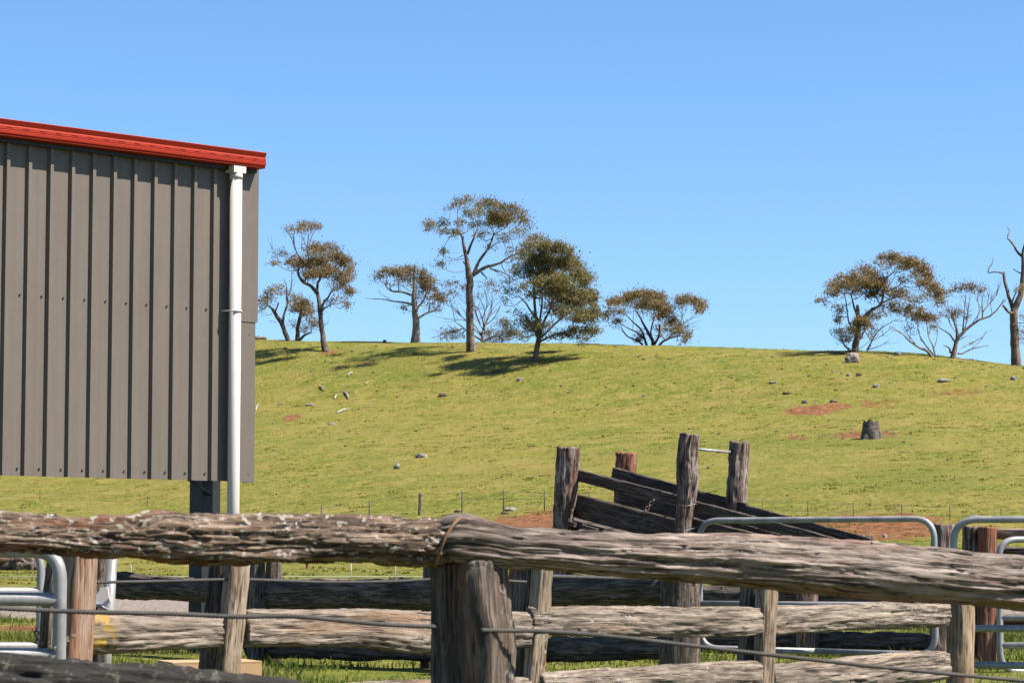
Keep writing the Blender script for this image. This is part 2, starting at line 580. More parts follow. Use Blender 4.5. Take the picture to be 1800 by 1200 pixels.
def terrain(x, y, fine=True):
    x, y = np.asarray(x, float), np.asarray(y, float)
    u = np.clip(x / np.maximum(y, 40.0) * FPX, -2400, 2400)
    w = sstep(60, 120, y)
    dw = y + 0.03 * u * w
    z = prof(dw)
    s = np.interp(u, _us, _sc)
    z = np.where(z > 0, z * (1 + (s - 1) * sstep(70, 130, dw)), z)
    if fine:
        h = sstep(85, 120, y)
        z = z + h * (0.30 * fbm(x / 19.0, y / 13.0, 6.5, 2) + 0.13 * fbm(x / 6.0, y / 4.5, 1.5, 3) + 0.05 * fbm(x / 1.9, y / 1.5, 4.5, 2))
        z = z + (1 - h) * 0.035 * fbm(x / 1.6, y / 1.6, 8.5, 3)
    return z + EYE


def hit(X, Y, d0=14.0, d1=262.0):
    """where the view through photo pixel (X, Y) meets the ground"""
    d = np.arange(d0, d1, 0.2)
    cx, cy = (X - 900.0) / FPX, (600.0 - Y) / FPX
    k = d / (CT - cy * ST)
    zr = EYE + k * (ST + cy * CT)
    z = terrain(cx * k, d)
    i = np.argmax(z >= zr)
    if not (z >= zr).any():
        i = np.argmax(z - zr)
    return np.array((cx * k[i], d[i], z[i]))


# dirt and gravel patches: world ellipses (x, y, rx, ry, strength) found from where they show
def patch(X, Y, rxp, Y1, Y2, s=1.0):
    c = hit(X, Y)
    a, b = hit(X, Y1), hit(X, Y2)
    return (c[0], c[1], rxp / FPX * c[1], abs(a[1] - b[1]) / 2 + 0.3, s)


DIRT = [patch(1010, 925, 210, 896, 952, 1.6), patch(1180, 932, 150, 906, 955, 1.2), patch(1480, 930, 160, 908, 950, 1.5),
        patch(1425, 722, 42, 715, 729, 1.5), patch(1468, 714, 26, 709, 719, 1.45), patch(1506, 765, 40, 759, 772, 1.05), patch(1556, 762, 26, 755, 770, 0.75),
        patch(1400, 770, 20, 765, 776, 0.7), patch(1448, 748, 14, 745, 751, 0.65), patch(513, 733, 18, 729, 739, 1.1), patch(735, 602, 20, 601, 604, 0.7), patch(580, 619, 24, 615, 623, 0.6),
        patch(832, 618, 12, 615, 621, 0.6), patch(1540, 710, 50, 700, 720, 0.55), patch(1680, 690, 60, 680, 700, 0.55), patch(640, 640, 60, 630, 648, 0.4), patch(30, 1104, 60, 1100, 1110, 1.0)]


def soft_patches(x, y, plist):
    m = np.zeros_like(x)
    for cx, cy, rx, ry, s in plist:
        r = np.sqrt(((x - cx) / rx) ** 2 + ((y - cy) / ry) ** 2)
        m = np.maximum(m, s * np.clip(1.25 - 0.8 * r, 0, 1))
    return m


def axis(parts):
    out = []
    for a, b, st in parts:
        out += list(np.arange(a, b, st))
    return np.array(out + [parts[-1][1]])


gx = axis([(-1500, -300, 80), (-300, -80, 12), (-80, -48, 3), (-48, -8, 0.6), (-8, 8, 0.3), (8, 48, 0.6), (48, 80, 3), (80, 300, 12), (300, 1500, 80)])
gy = axis([(-40, 0, 5), (0, 14, 1), (14, 62, 0.4), (62, 262, 0.75), (262, 340, 4), (340, 700, 30), (700, 3000, 150)])
GX, GY = np.meshgrid(gx, gy, indexing='ij')
GZ = terrain(GX, GY)
V = np.stack([GX, GY, GZ], -1).reshape(-1, 3)
nx, ny = len(gx), len(gy)
ii, jj = np.meshgrid(np.arange(nx - 1), np.arange(ny - 1), indexing='ij')
F = np.stack([ii * ny + jj, (ii + 1) * ny + jj, (ii + 1) * ny + jj + 1, ii * ny + jj + 1], -1).reshape(-1, 4)
dirt = soft_patches(V[:, 0], V[:, 1], DIRT)
road = sstep(33, 37, V[:, 1] - 0.25 * V[:, 0]) * (1 - sstep(52, 57, V[:, 1] - 0.25 * V[:, 0]))
road = np.maximum(road, 0.55 * sstep(21.5, 23, V[:, 1]) * (1 - sstep(27, 31, V[:, 1])) * sstep(-2.6, -1.2, -np.abs(V[:, 0] + 1.2)))
lush = sstep(0, 1, 1 - np.abs(V[:, 1] - 16) / 14) + sstep(0.1, 0.6, fbm(V[:, 0] / 9, V[:, 1] / 14, 2.2, 3))

m, nt, b = new_mat('pasture_grass', 0.95)
geo = nt.nodes.new('ShaderNodeNewGeometry').outputs['Position']
n1 = noise_node(nt, geo, 0.12, 5, 0.6)
n2 = noise_node(nt, geo, 0.55, 6, 0.68, (1, 0.8, 1), (5, 3, 0))
n3 = noise_node(nt, geo, 3.2, 6, 0.72, (1, 0.55, 1), (1, 9, 0))
n4 = noise_node(nt, geo, 5.5, 6, 0.78, (1, 0.3, 1), (8, 9, 0))
cg = ramp(nt, n2, [(0.36, (0.105, 0.140, 0.020)), (0.47, (0.172, 0.198, 0.028)), (0.55, (0.235, 0.226, 0.044)), (0.64, (0.370, 0.292, 0.092))])
cg2 = ramp(nt, n3, [(0.36, (0.085, 0.115, 0.014)), (0.50, (0.186, 0.208, 0.030)), (0.63, (0.390, 0.325, 0.085))])
cg = mixc(nt, 0.55, cg, cg2)
cg = mixc(nt, ramp(nt, n1, [(0.38, 0.0), (0.60, 0.8)]), cg, mixc(nt, 0.6, cg, (0.300, 0.230, 0.060)))
cg = mixc(nt, ramp(nt, n4, [(0.39, 0.75), (0.49, 0.0)]), cg, (0.075, 0.095, 0.018))
n5 = noise_node(nt, geo, 0.42, 7, 0.75, (1, 0.8, 1), (31, 7, 0))
cg = mixc(nt, ramp(nt, n5, [(0.50, 0.0), (0.60, 0.45)]), cg, (0.330, 0.262, 0.090))
n6 = noise_node(nt, geo, 0.9, 4, 0.6, (1, 0.8, 1), (3, 27, 0))
cg = mixc(nt, ramp(nt, n6, [(0.60, 0.0), (0.68, 0.6)]), cg, (0.080, 0.145, 0.018))
lu = attr_node(nt, 'lush').outputs['Fac']
cg = mixc(nt, math_node(nt, 'MULTIPLY', lu, 0.35), cg, (0.115, 0.165, 0.026))
da = attr_node(nt, 'dirt').outputs['Fac']
dn = noise_node(nt, geo, 1.5, 8, 0.74, (1, 0.6, 1), (2, 2, 2))
dm = math_node(nt, 'SUBTRACT', math_node(nt, 'ADD', da, math_node(nt, 'MULTIPLY', dn, 2.8)), 1.4)
dmask = ramp(nt, dm, [(0.46, 0.0), (0.62, 0.95)])
cd = ramp(nt, noise_node(nt, geo, 2.5, 6, 0.7), [(0.32, (0.120, 0.046, 0.021)), (0.5, (0.230, 0.098, 0.045)), (0.66, (0.380, 0.205, 0.105))])
c = mixc(nt, dmask, cg, cd)
ra = attr_node(nt, 'road').outputs['Fac']
rm = ramp(nt, math_node(nt, 'SUBTRACT', math_node(nt, 'ADD', ra, math_node(nt, 'MULTIPLY', dn, 0.9)), 0.45), [(0.40, 0.0), (0.58, 1.0)])
cr = ramp(nt, noise_node(nt, geo, 9.0, 6, 0.75, (1, 0.5, 1)), [(0.3, (0.20, 0.165, 0.135)), (0.7, (0.43, 0.37, 0.32))])
c = mixc(nt, rm, c, cr)
nt.links.new(c, b.inputs['Base Color'])
bmp = nt.nodes.new('ShaderNodeBump')
bmp.inputs['Strength'].default_value = 0.8
bmp.inputs['Distance'].default_value = 0.2
hh = math_node(nt, 'ADD', n3, math_node(nt, 'MULTIPLY', n4, 0.6))
nt.links.new(hh, bmp.inputs['Height'])
nt.links.new(bmp.outputs[0], b.inputs['Normal'])
b.inputs['Specular IOR Level'].default_value = 0.1
M_GRASS = m
ground = obj('ground', V, F, m, None, True, kind='structure', attrs={'dirt': dirt, 'road': road, 'lush': lush})

# ------------------------------------------------------------------ shed
SD = np.array((math.sin(math.radians(47.6)), math.cos(math.radians(47.6)), 0.0))   # along the wall, near -> far
SN = np.array((SD[1], -SD[0], 0.0))                                                 # out of the wall, towards the camera
ZV = np.array((0, 0, 1.0))
SCN = at(446, 984, 21.0)
SCN[2] = 0


def sp(t, o, z):
    return SCN - SD * t + SN * o + ZV * z


ZB, ZT = EYE + 0.625, EYE + 3.20
shed = thing('shed', (SCN[0], SCN[1], float(terrain(SCN[0], SCN[1]))), 'grey steel shed with red roof gutter and open lower half', 'shed')
LEN = 8.4
FIRST, PITCHR, DEP = 0.43, 0.19, 0.029


def sheet(t0, ribs, z0, z1, lift):
    """one cladding sheet: pans with trapezoid ribs, t grows to the left"""
    pr = []
    for k in range(ribs):
        c = t0 + PITCHR * (k)
        pr += [(c - 0.024, 0), (c - 0.014, DEP), (c + 0.014, DEP), (c + 0.024, 0)]
        if k < ribs - 1:
            pr += [(c + 0.070, 0.0), (c + 0.095, 0.0012), (c + 0.120, 0.0)]
    return pr


def strip_geo(pr, z0, z1, lift=0.0, thick=0.0012):
    V, F = [], []
    zs = [z0, (z0 + z1) / 2, z1]
    for (t, o) in pr:
        for z in zs:
            V.append(sp(t, o + lift, z))
    nz = len(zs)
    for i in range(len(pr) - 1):
        for k in range(nz - 1):
            F.append([i * nz + k, i * nz + k + 1, (i + 1) * nz + k + 1, (i + 1) * nz + k])
    return np.array(V), [f[::-1] for f in F]


k = 0
t = FIRST
first = True
while t < LEN - 0.6:
    pr = sheet(t, 5, ZB, ZT, 0)
    if first:
        pr = [(0.20, 0.0)] + pr
    V, F = strip_geo(pr, ZB, ZT, 0.0 if k % 2 == 0 else 0.0016)
    obj('cladding_sheet', V, F, M_CLAD, shed, False)
    t += PITCHR * 4
    k += 1
    first = False
TEND = t
# screws: two rows, small dark heads on the pans beside each rib
scr = []
for zz in (ZB + 0.055, EYE + 1.98):
    tt = FIRST - 0.155
    tt = FIRST + 0.060
    while tt < TEND:
        V, F = tube_geo([tuple(sp(tt, -0.002, zz)) + (0.0085,), tuple(sp(tt, 0.009, zz)) + (0.0075,)], 6)
        scr.append((V, F))
        tt += PITCHR
for zz in (ZB + 0.055, EYE + 1.80, EYE + 2.05, EYE + 3.0):
    scr.append(tube_geo([tuple(sp(0.07, 0.0, zz)) + (0.006,), tuple(sp(0.07, 0.012, zz)) + (0.006,)], 6))
V, F = join(scr)
obj('screws', V, F, M_SCREW, shed, False, kind='stuff')
# corner flashings, the upper lapping over the lower
for (za, zb, w0, lift, lap) in ((ZB - 0.006, EYE + 1.92, 0.262, 0.010, 0.01), (EYE + 1.905, ZT, 0.252, 0.016, -0.008)):
    a = [sp(w0, lift - 0.012, 0), sp(w0 - 0.008, lift, 0), sp(lap, lift, 0), sp(lap, -0.14, 0)]
    V, F = [], []
    for p in a:
        V += [p + ZV * za, p + ZV * zb]
    for i in range(3):
        F.append([2 * i, 2 * i + 2, 2 * i + 3, 2 * i + 1])
    n0 = len(V)
    V += [v - SN * 0.004 - SD * 0.004 for v in V]
    F += [[i + n0 for i in f[::-1]] for f in F]
    for i in range(3):
        F.append([2 * i, n0 + 2 * i, n0 + 2 * i + 2, 2 * i + 2])
    obj('corner_flashing', np.array(V), F, M_FLASH, shed, False)
# girts behind the sheeting, end wall frame and posts
for zz in (ZB + 0.055, EYE + 1.98, ZT - 0.08):
    V, F = box_geo(sp(LEN / 2 + 0.05, -0.045, zz), SD, SN, ZV, LEN / 2 - 0.05, 0.035, 0.04)
    obj('girt', V, F, M_STEEL, shed, False)
for tt, oo in ((0.16, -0.45), (4.6, -0.82), (0.39, -6.2), (4.6, -6.2), (8.2, -0.82)):
    p = sp(tt, oo, 0)
    zt = ZT + 0.10 + 0.14 * (-oo) if oo > -3 else ZT + 0.88
    zg = float(terrain(p[0], p[1])) - 0.2
    V, F = box_geo(sp(tt, oo, (zg + zt) / 2), SD, SN, ZV, 0.088, 0.088, (zt - zg) / 2)
    obj('post', V, F, M_STEEL, shed, False)
tube('brace', [tuple(sp(0.62, -0.06, ZB + 0.02)) + (0.012,), tuple(sp(0.16, -0.36, ZB - 0.10)) + (0.012,)], M_STEEL, shed, 8)
# roof sheets rising away from the gutter
pr = []
tt = -0.02
while tt < LEN:
    pr += [(tt, 0), (tt + 0.01, 0.029), (tt + 0.035, 0.029), (tt + 0.045, 0)]
    tt += PITCHR
V, F = [], []
for (tq, hq) in pr:
    V += [sp(tq, 0.05, ZT + 0.030 + hq), sp(tq, -6.8, ZT + 0.030 + hq + 6.85 * 0.14)]
for i in range(len(pr) - 1):
    F.append([2 * i, 2 * i + 2, 2 * i + 3, 2 * i + 1])
obj('roof', np.array(V), F, M_RED, shed, False)
for tq in (0.0, 4.6, LEN - 0.02):
    V, F = [], []
    prr = [(-0.10, ZT - 0.02), (-6.6, ZT + 0.89), (-6.6, ZT + 1.0 - 0.03), (-0.10, ZT + 0.05)]
    for dt in (-0.03, 0.03):
        V += [sp(tq + dt + 0.04, o, z) for o, z in prr]
    F = [[0, 1, 2, 3], [7, 6, 5, 4], [0, 4, 5, 1], [1, 5, 6, 2], [2, 6, 7, 3], [3, 7, 4, 0]]
    obj('rafter', np.array(V), F, M_STEEL, shed, False)
# gutter: stepped red profile with a row of overflow slots
G0 = EYE + 3.140
gp = [(0.02, 0.123), (0.02, 0.0), (0.128, 0.0), (0.134, 0.0066), (0.128, 0.0131), (0.141, 0.023), (0.143, 0.0426), (0.138, 0.0476), (0.141, 0.0525), (0.1405, 0.0754), (0.135, 0.0795), (0.132, 0.0845), (0.15, 0.123), (0.146, 0.1279), (0.138, 0.1246)]
TG0, TG1 = 0.022, LEN + 0.1
slots = []
tt = TG0 + 0.07
while tt < TG1 - 0.1:
    slots.append((tt, tt + 0.055))
    tt += 0.142
V, F = [], []
for i in range(len(gp) - 1):
    a, b2 = gp[i], gp[i + 1]
    if i == 8:
        z0, z1 = 0.062, 0.0665
        rows = [(0.0525, z0), (z0, z1), (z1, 0.0754)]
        for r, (za, zb) in enumerate(rows):
            if r != 1:
                n = len(V)
                V += [sp(TG0, 0.1405, G0 + za), sp(TG1, 0.1405, G0 + za), sp(TG1, 0.1405, G0 + zb), sp(TG0, 0.1405, G0 + zb)]
                F.append([n + 3, n + 2, n + 1, n])
            else:
                cur = TG0
                for s0, s1 in slots + [(TG1, TG1)]:
                    n = len(V)
                    V += [sp(cur, 0.1405, G0 + za), sp(s0, 0.1405, G0 + za), sp(s0, 0.1405, G0 + zb), sp(cur, 0.1405, G0 + zb)]
                    F.append([n + 3, n + 2, n + 1, n])
                    cur = s1
        continue
    n = len(V)
    V += [sp(TG0, a[0], G0 + a[1]), sp(TG1, a[0], G0 + a[1]), sp(TG1, b2[0], G0 + b2[1]), sp(TG0, b2[0], G0 + b2[1])]
    F.append([n + 3, n + 2, n + 1, n])
gut = obj('gutter', np.array(V), F, M_RED, shed, False)
V, F = [], []
endp = gp[1:-1]
for dt in (0.0, 0.006):
    V += [sp(TG0 - dt, o + 0.001, G0 + z) for o, z in endp] + [sp(TG0 - dt, 0.020, G0 + 0.1246)]
n = len(endp) + 1
F = [list(range(n)), list(range(n, 2 * n))[::-1]] + [[i, (i + 1) % n, n + (i + 1) % n, n + i] for i in range(n)]
obj('end_cap', np.array(V), F, M_RED, gut, False)
# fascia strip under the gutter
V, F = box_geo(sp(LEN / 2 + 0.04, 0.042, G0 - 0.016), SD, SN, ZV, LEN / 2, 0.014, 0.014)
obj('fascia_trim', V, F, M_STEEL, shed, False)
# downpipe
PT, PO = 0.262, 0.075
dp = tube('downpipe', [tuple(sp(PT, PO, -0.1)) + (0.0488,), tuple(sp(PT, PO, 1.5)) + (0.0488,), tuple(sp(PT, PO, EYE + 3.09)) + (0.0488,)], M_PIPE, shed, 28)
V, F = box_geo(sp(PT, PO - 0.004, EYE + 3.110), SD, SN, ZV, 0.060, 0.056, 0.027)
obj('outlet_collar', V, F, M_PIPE, dp, False)
tube('coupling', [tuple(sp(PT, PO, EYE + 3.035)) + (0.0525,), tuple(sp(PT, PO, EYE + 3.082)) + (0.055,)], M_PIPE, dp, 28)
ring = []
for q in range(21):
    an = math.pi * (q / 20.0)
    ring.append(tuple(sp(PT - 0.054 * math.cos(an), PO + 0.054 * math.sin(an), EYE + 1.975)))
P = [tuple(sp(PT + 0.09, 0.02, EYE + 1.975))] + ring[::-1] + [tuple(sp(PT - 0.07, 0.022, EYE + 1.975))]
tube('pipe_bracket', [p + (0.006,) for p in P], M_PIPE, dp, 8)

# ------------------------------------------------------------------ front fence (two big logs on a hewn post)
pz = at(830, 1000, 7.0)
front = thing('log_fence', (pz[0], pz[1], float(terrain(pz[0], pz[1]))), 'nearest fence of two big weathered logs on a hewn post, wire rope below', 'fence')


def A(X, Y, d, rpx):
    p = at(X, Y, d)
    return (p[0], p[1], p[2], rpx * d / FPX)


leftlog = [A(-260, 930, 6.05, 32), A(-60, 934, 6.25, 32), A(60, 937, 6.35, 31), A(160, 943, 6.45, 30), A(233, 943, 6.52, 32), A(283, 942, 6.56, 38), A(333, 946, 6.6, 38), A(433, 948, 6.68, 37), A(520, 947, 6.77, 38), A(620, 948, 6.86, 39), A(700, 950, 6.93, 40), A(760, 950, 7.0, 40), A(800, 951, 7.03, 36)]
log('log_rail', leftlog, W_BARK, front, 520, 110, 2.2, 0.0045, bark=0.0050, flat=(0.9, 1.0), lump=0.009, seed=31, rough_end=0.03, bscale=2.0)


def split_notch(SS, a):
    e = np.exp(-(((SS - 0.10) / 0.10) ** 2))
    return -0.028 * e * np.exp(-((a - 2.35) / 0.16) ** 2) + 0.013 * np.exp(-((SS - 0.05) / 0.06) ** 2) * np.exp(-((a - 1.6) / 0.45) ** 2)


rightlog = [A(786, 954, 7.0, 34), A(800, 951, 7.0, 39), A(850, 956, 7.03, 37), A(900, 963, 7.07, 34), A(975, 967, 7.14, 34), A(1080, 975, 7.22, 35), A(1200, 980, 7.33, 36), A(1277, 982, 7.4, 40), A(1333, 987, 7.44, 41), A(1500, 998, 7.6, 47), A(1700, 1016, 7.77, 47), A(1800, 1023, 7.86, 47), A(2020, 1042, 8.05, 50)]
log('log_rail', rightlog, W_GREY, front, 560, 120, 2.3, 0.004, bark=0.0037, flat=(0.9, 1.0), lump=0.008, seed=57, rough_end=0.035, notch=split_notch)
log('bark_strip', [A(1530, 957, 7.60, 4), A(1600, 962, 7.66, 5), A(1680, 968, 7.72, 5), A(1708, 974, 7.74, 3)], W_GREY, front, 40, 12, 2, 0.002, bark=0.002, seed=61)
log('bark_strip', [A(252, 908, 6.52, 4), A(300, 905, 6.56, 5), A(350, 910, 6.6, 3)], W_BARK, front, 30, 12, 2, 0.002, bark=0.002, seed=62)
gz = float(terrain(pz[0], pz[1])) - 0.3
pb = at(832, 1200, 7.0)
log('post', [(pb[0] - 0.002, 7.05, gz, 0.094), (pb[0], 7.05, at(832, 1210, 7)[2], 0.094), (at(826, 1080, 7)[0], 7.05, at(826, 1080, 7)[2], 0.090), (at(822, 990, 7)[0], 7.06, at(822, 991, 7)[2], 0.084)], W_POST, front, 150, 72, 8.0, 0.004, bark=0.002, up=(-math.sin(0.42), -math.cos(0.42), 0), flat=(1, 0.9), lump=0.006, seed=77)
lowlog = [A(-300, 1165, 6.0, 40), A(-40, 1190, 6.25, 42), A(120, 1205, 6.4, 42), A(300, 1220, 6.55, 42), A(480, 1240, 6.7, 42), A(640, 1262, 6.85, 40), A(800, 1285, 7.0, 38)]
log('log_rail', lowlog, W_MOSS_SHADE, front, 260, 64, 2.2, 0.006, bark=0.006, lump=0.008, seed=91)
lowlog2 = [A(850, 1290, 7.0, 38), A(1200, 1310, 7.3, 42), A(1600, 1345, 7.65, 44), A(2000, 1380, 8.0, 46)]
log('log_rail', lowlog2, W_MOSS_SHADE, front, 160, 48, 2.2, 0.006, bark=0.006, lump=0.008, seed=93)
# far posts of the front fence outside the frame carry the logs
for X, d, h in ((-230, 6.1, 950), (1990, 8.0, 1055)):
    q = at(X, h, d)
    log('post', [(q[0], d + 0.05, float(terrain(q[0], d)) - 0.3, 0.095), (q[0], d + 0.05, q[2] - 0.05, 0.09)], W_POST, front, 40, 24, 4, 0.005)


def rope_geo(P, r, lay=0.035):
    """three strands twisted round the path"""
    P = np.asarray(P, float)
    T, S, U = frames(P)
    s = np.concatenate([[0], np.cumsum(np.linalg.norm(np.diff(P, axis=0), axis=1))])
    parts = []
    for q in range(3):
        an = s / lay * 2 * math.pi + q * 2.094
        C = P + (S * np.cos(an)[:, None] + U * np.sin(an)[:, None]) * r * 0.42
        parts.append(tube_geo(np.column_stack([C, np.full(len(C), r * 0.58)]), 6))
    return join(parts)


def rope(name, pts, r, parent, n, lay=0.035):
    P = smooth_path(pts, n)[:, :3]
    V, F = rope_geo(P, r, lay)
    return obj(name, V, F, M_CABLE, parent, True, kind='stuff')


rope('wire_rope', [A(-260, 1052, 6.05, 1), A(0, 1068, 6.3, 1), A(160, 1075, 6.45, 1), A(300, 1078, 6.56, 1), A(420, 1083, 6.66, 1), A(510, 1082, 6.75, 1), A(600, 1090, 6.83, 1), A(680, 1097, 6.91, 1), A(770, 1101, 7.0, 1)], 0.0064, front, 560)
rope('wire_rope', [A(846, 1107, 6.93, 1), A(960, 1109, 7.05, 1), A(1080, 1118, 7.16, 1), A(1250, 1138, 7.32, 1), A(1450, 1161, 7.5, 1), A(1650, 1182, 7.68, 1), A(1900, 1205, 7.92, 1)], 0.0064, front, 560)
# tie wire round the joint of the two logs
ty = [A(812, 907, 6.99, 1), A(800, 918, 6.94, 1), A(790, 932, 6.925, 1), A(782, 946, 6.918, 1), A(776, 960, 6.92, 1), A(770, 976, 6.93, 1), A(766, 990, 6.96, 1), A(768, 998, 7.04, 1)]
tpath = smooth_path(ty, 40)
tpath[:, 3] = 0.0046
tube('wire_tie', tpath, M_TWINE, front, 8)

# ------------------------------------------------------------------ middle fence: runs like the shed wall, sunlit split rails
MD = np.array((0.7071, 0.7071, 0.0))
MN = np.array((0.7071, -0.7071, 0.0))


def mid_d(X):
    u = (X - 900) / FPX * 1.0035
    return 10 + (1.52 + 10 * u) / (1 - u)


def Mp(X, Y, rpx, off=0.0):
    d = mid_d(X)
    p = at(X, Y, d) + MN * off
    return (p[0], p[1], p[2], rpx * d / FPX)


m0 = Mp(930, 1100, 1)
mid = thing('split_rail_fence', (m0[0], m0[1], 0.0), 'sunlit split rail fence of pale rails and paired slab posts', 'fence')
KW = dict(flat=(0.55, 1.0), sq=3.2, bark=0.0022)
log('rail', [Mp(120, 1112, 32), Mp(200, 1114, 31), Mp(300, 1112, 29), Mp(384, 1110, 27)], W_RAIL_Y, mid, 180, 64, amp=0.008, lump=0.01, seed=205, **KW)
log('rail', [Mp(428, 1103, 31), Mp(520, 1104, 32), Mp(640, 1103, 34), Mp(760, 1112, 35), Mp(860, 1108, 32), Mp(924, 1105, 28)], W_RAIL, mid, 240, 64, amp=0.007, lump=0.012, **KW)
log('rail', [Mp(930, 1090, 24), Mp(1050, 1090, 25), Mp(1180, 1092, 24), Mp(1290, 1092, 26), Mp(1333, 1092, 24)], W_RAIL, mid, 200, 60, amp=0.007, lump=0.008, **KW)
log('rail', [Mp(1352, 1090, 24), Mp(1440, 1086, 23), Mp(1560, 1081, 23), Mp(1661, 1079, 21)], W_RAIL, mid, 200, 60, amp=0.006, lump=0.006, **KW)
log('rail', [Mp(948, 1206, 25), Mp(1100, 1198, 26), Mp(1230, 1190, 26), Mp(1331, 1187, 26)], W_RAIL, mid, 200, 60, amp=0.007, lump=0.01, **KW)
log('rail', [Mp(1352, 1194, 27), Mp(1480, 1184, 27), Mp(1600, 1172, 27), Mp(1661, 1168, 24)], W_RAIL, mid, 200, 60, amp=0.007, lump=0.01, **KW)
log('rail', [Mp(428, 1235, 28), Mp(640, 1228, 28), Mp(924, 1215, 26)], W_RAIL, mid, 160, 48, amp=0.007, lump=0.01, **KW)
log('rail', [Mp(165, 1242, 28), Mp(384, 1236, 28)], W_RAIL, mid, 100, 40, amp=0.007, lump=0.01, **KW)


def vpost(name, X0, Y0, X1, d, r, mat, parent, nl=90, na=40, **kw):
    """post from the ground up to photo row Y0; X0 at its top, X1 at its foot"""
    t = at(X0, Y0, d)
    bt = at(X1, 1200, d)
    zg = float(terrain(bt[0], d)) - 0.25
    zf = (t[2] - zg) / (t[2] - bt[2])
    base = t + (bt - t) * zf
    mid_ = (t + base) / 2
    return log(name, [(base[0], base[1], base[2], r), (mid_[0], mid_[1], mid_[2], r), (t[0], t[1], t[2], r * 0.97)], mat, parent, nl, na, **kw)


UPM = tuple(MN)
# paired posts: rear one in dark wood that stands for its shade behind the rails, pale slab in line
for (Xs, Xb, Ys, wd, wdk, mat) in ((420, 400, 968, 0.040, 0.058, W_SLAB), (957, 938, 965, 0.036, 0.062, W_SLAB), (1349, 1342, 1018, 0.040, 0.060, W_SLAB)):
    d = mid_d(Xs)
    vpost('slab_post', Xs, Ys, Xb, d - 0.02, wd, mat, mid, 130, 40, sq=4.5, amp=0.004, bark=0.002, up=UPM, flat=(1.25, 0.9), lump=0.006, rot=0.0)
    vpost('post', Xs - 22, Ys + 3, Xb - 24, d + 0.10, wdk, W_DARK, mid, 90, 36, sq=3.5, amp=0.005, bark=0.003, up=UPM, lump=0.006)
vpost('post', 1689, 1020, 1687, mid_d(1690) + 0.02, 0.072, W_OCHRE, mid, 120, 48, sq=2.2, amp=0.004, bark=0.0015, up=UPM, lump=0.003)
vpost('post', 141, 962, 127, 9.78, 0.068, W_PINK, mid, 150, 48, sq=4.0, amp=0.003, bark=0.001, up=UPM, lump=0.003, flat=(0.85, 0.9))
# light rope strung through the tops of these posts
rope('wire_rope', [Mp(182, 1023, 1, -0.05), Mp(290, 1021, 1, -0.03), Mp(390, 1018, 1, 0.0), Mp(440, 1018, 1, 0.02), Mp(560, 1022, 1, 0.02), Mp(680, 1021, 1, 0.02), Mp(800, 1016, 1, 0.02), Mp(925, 1022, 1, 0.0)], 0.0065, mid, 400, 0.05)
c0, c1 = Mp(962, 1012, 1, 0.02), A(1165, 1016, 16.4, 1)
rope('wire_rope', [c0, A(1010, 1013, 12.6, 1), A(1080, 1015, 14.0, 1), c1, A(1228, 1018, 16.6, 1)], 0.009, mid, 300, 0.06)

# ------------------------------------------------------------------ rear fence: round dark logs, at right angles to the middle one
RD = np.array((0.7071, -0.7071, 0.0))
RN = np.array((-0.7071, -0.7071, 0.0))


def rear_d(X, c=17.8):
    return c / (1 + (X - 900) / FPX)


def Rp(X, Y, rpx, c=17.8, off=0.0):
    d = rear_d(X, c)
    p = at(X, Y, d) + RN * off
    return (p[0], p[1], p[2], rpx * d / FPX)


r0 = Rp(700, 1100, 1)
rear = thing('log_rail_fence', (r0[0], r0[1], 0.0), 'shaded round log fence behind the sunlit split rails', 'fence')
KR = dict(sq=2.2, amp=0.008, bark=0.004, lump=0.012)
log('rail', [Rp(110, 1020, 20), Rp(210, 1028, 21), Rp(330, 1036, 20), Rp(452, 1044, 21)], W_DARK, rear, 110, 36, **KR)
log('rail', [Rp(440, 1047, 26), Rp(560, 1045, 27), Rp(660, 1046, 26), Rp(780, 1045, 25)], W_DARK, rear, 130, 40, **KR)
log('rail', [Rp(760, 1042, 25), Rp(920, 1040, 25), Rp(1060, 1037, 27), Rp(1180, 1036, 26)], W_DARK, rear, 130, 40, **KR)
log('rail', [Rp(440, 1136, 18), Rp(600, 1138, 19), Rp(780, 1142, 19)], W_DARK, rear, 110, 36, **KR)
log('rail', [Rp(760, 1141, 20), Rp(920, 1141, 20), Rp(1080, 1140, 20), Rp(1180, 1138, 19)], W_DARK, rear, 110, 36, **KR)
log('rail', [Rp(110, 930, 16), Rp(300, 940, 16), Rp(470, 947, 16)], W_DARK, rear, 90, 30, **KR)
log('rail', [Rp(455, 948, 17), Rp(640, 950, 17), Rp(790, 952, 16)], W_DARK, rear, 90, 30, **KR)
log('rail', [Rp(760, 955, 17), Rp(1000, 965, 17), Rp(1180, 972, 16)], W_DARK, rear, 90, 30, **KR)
for X, w, c, m_ in ((452, 0.058, 17.62, W_DARK), (482, 0.055, 17.98, W_DARK), (760, 0.06, 17.98, W_DARK), (922, 0.09, 17.6, W_RED)):
    vpost('post', X, 955, X - 3, rear_d(X, c), w, m_, rear, 90, 36, sq=3.4, amp=0.006, bark=0.003, up=tuple(MN), lump=0.006)
vpost('corner_post', 1195, 1010, 1195, 16.7, 0.128, W_POST, rear, 120, 56, sq=2.1, amp=0.004, bark=0.002, up=tuple(MN), lump=0.004)

far_ = thing('log_rail_fence', tuple(at(1350, 1100, 21.5) * np.array((1, 1, 0))), 'far yard fence of dark logs seen behind the pipe gate', 'fence')


def Fp(X, Y, rpx):
    return Rp(X, Y, rpx, 23.4)


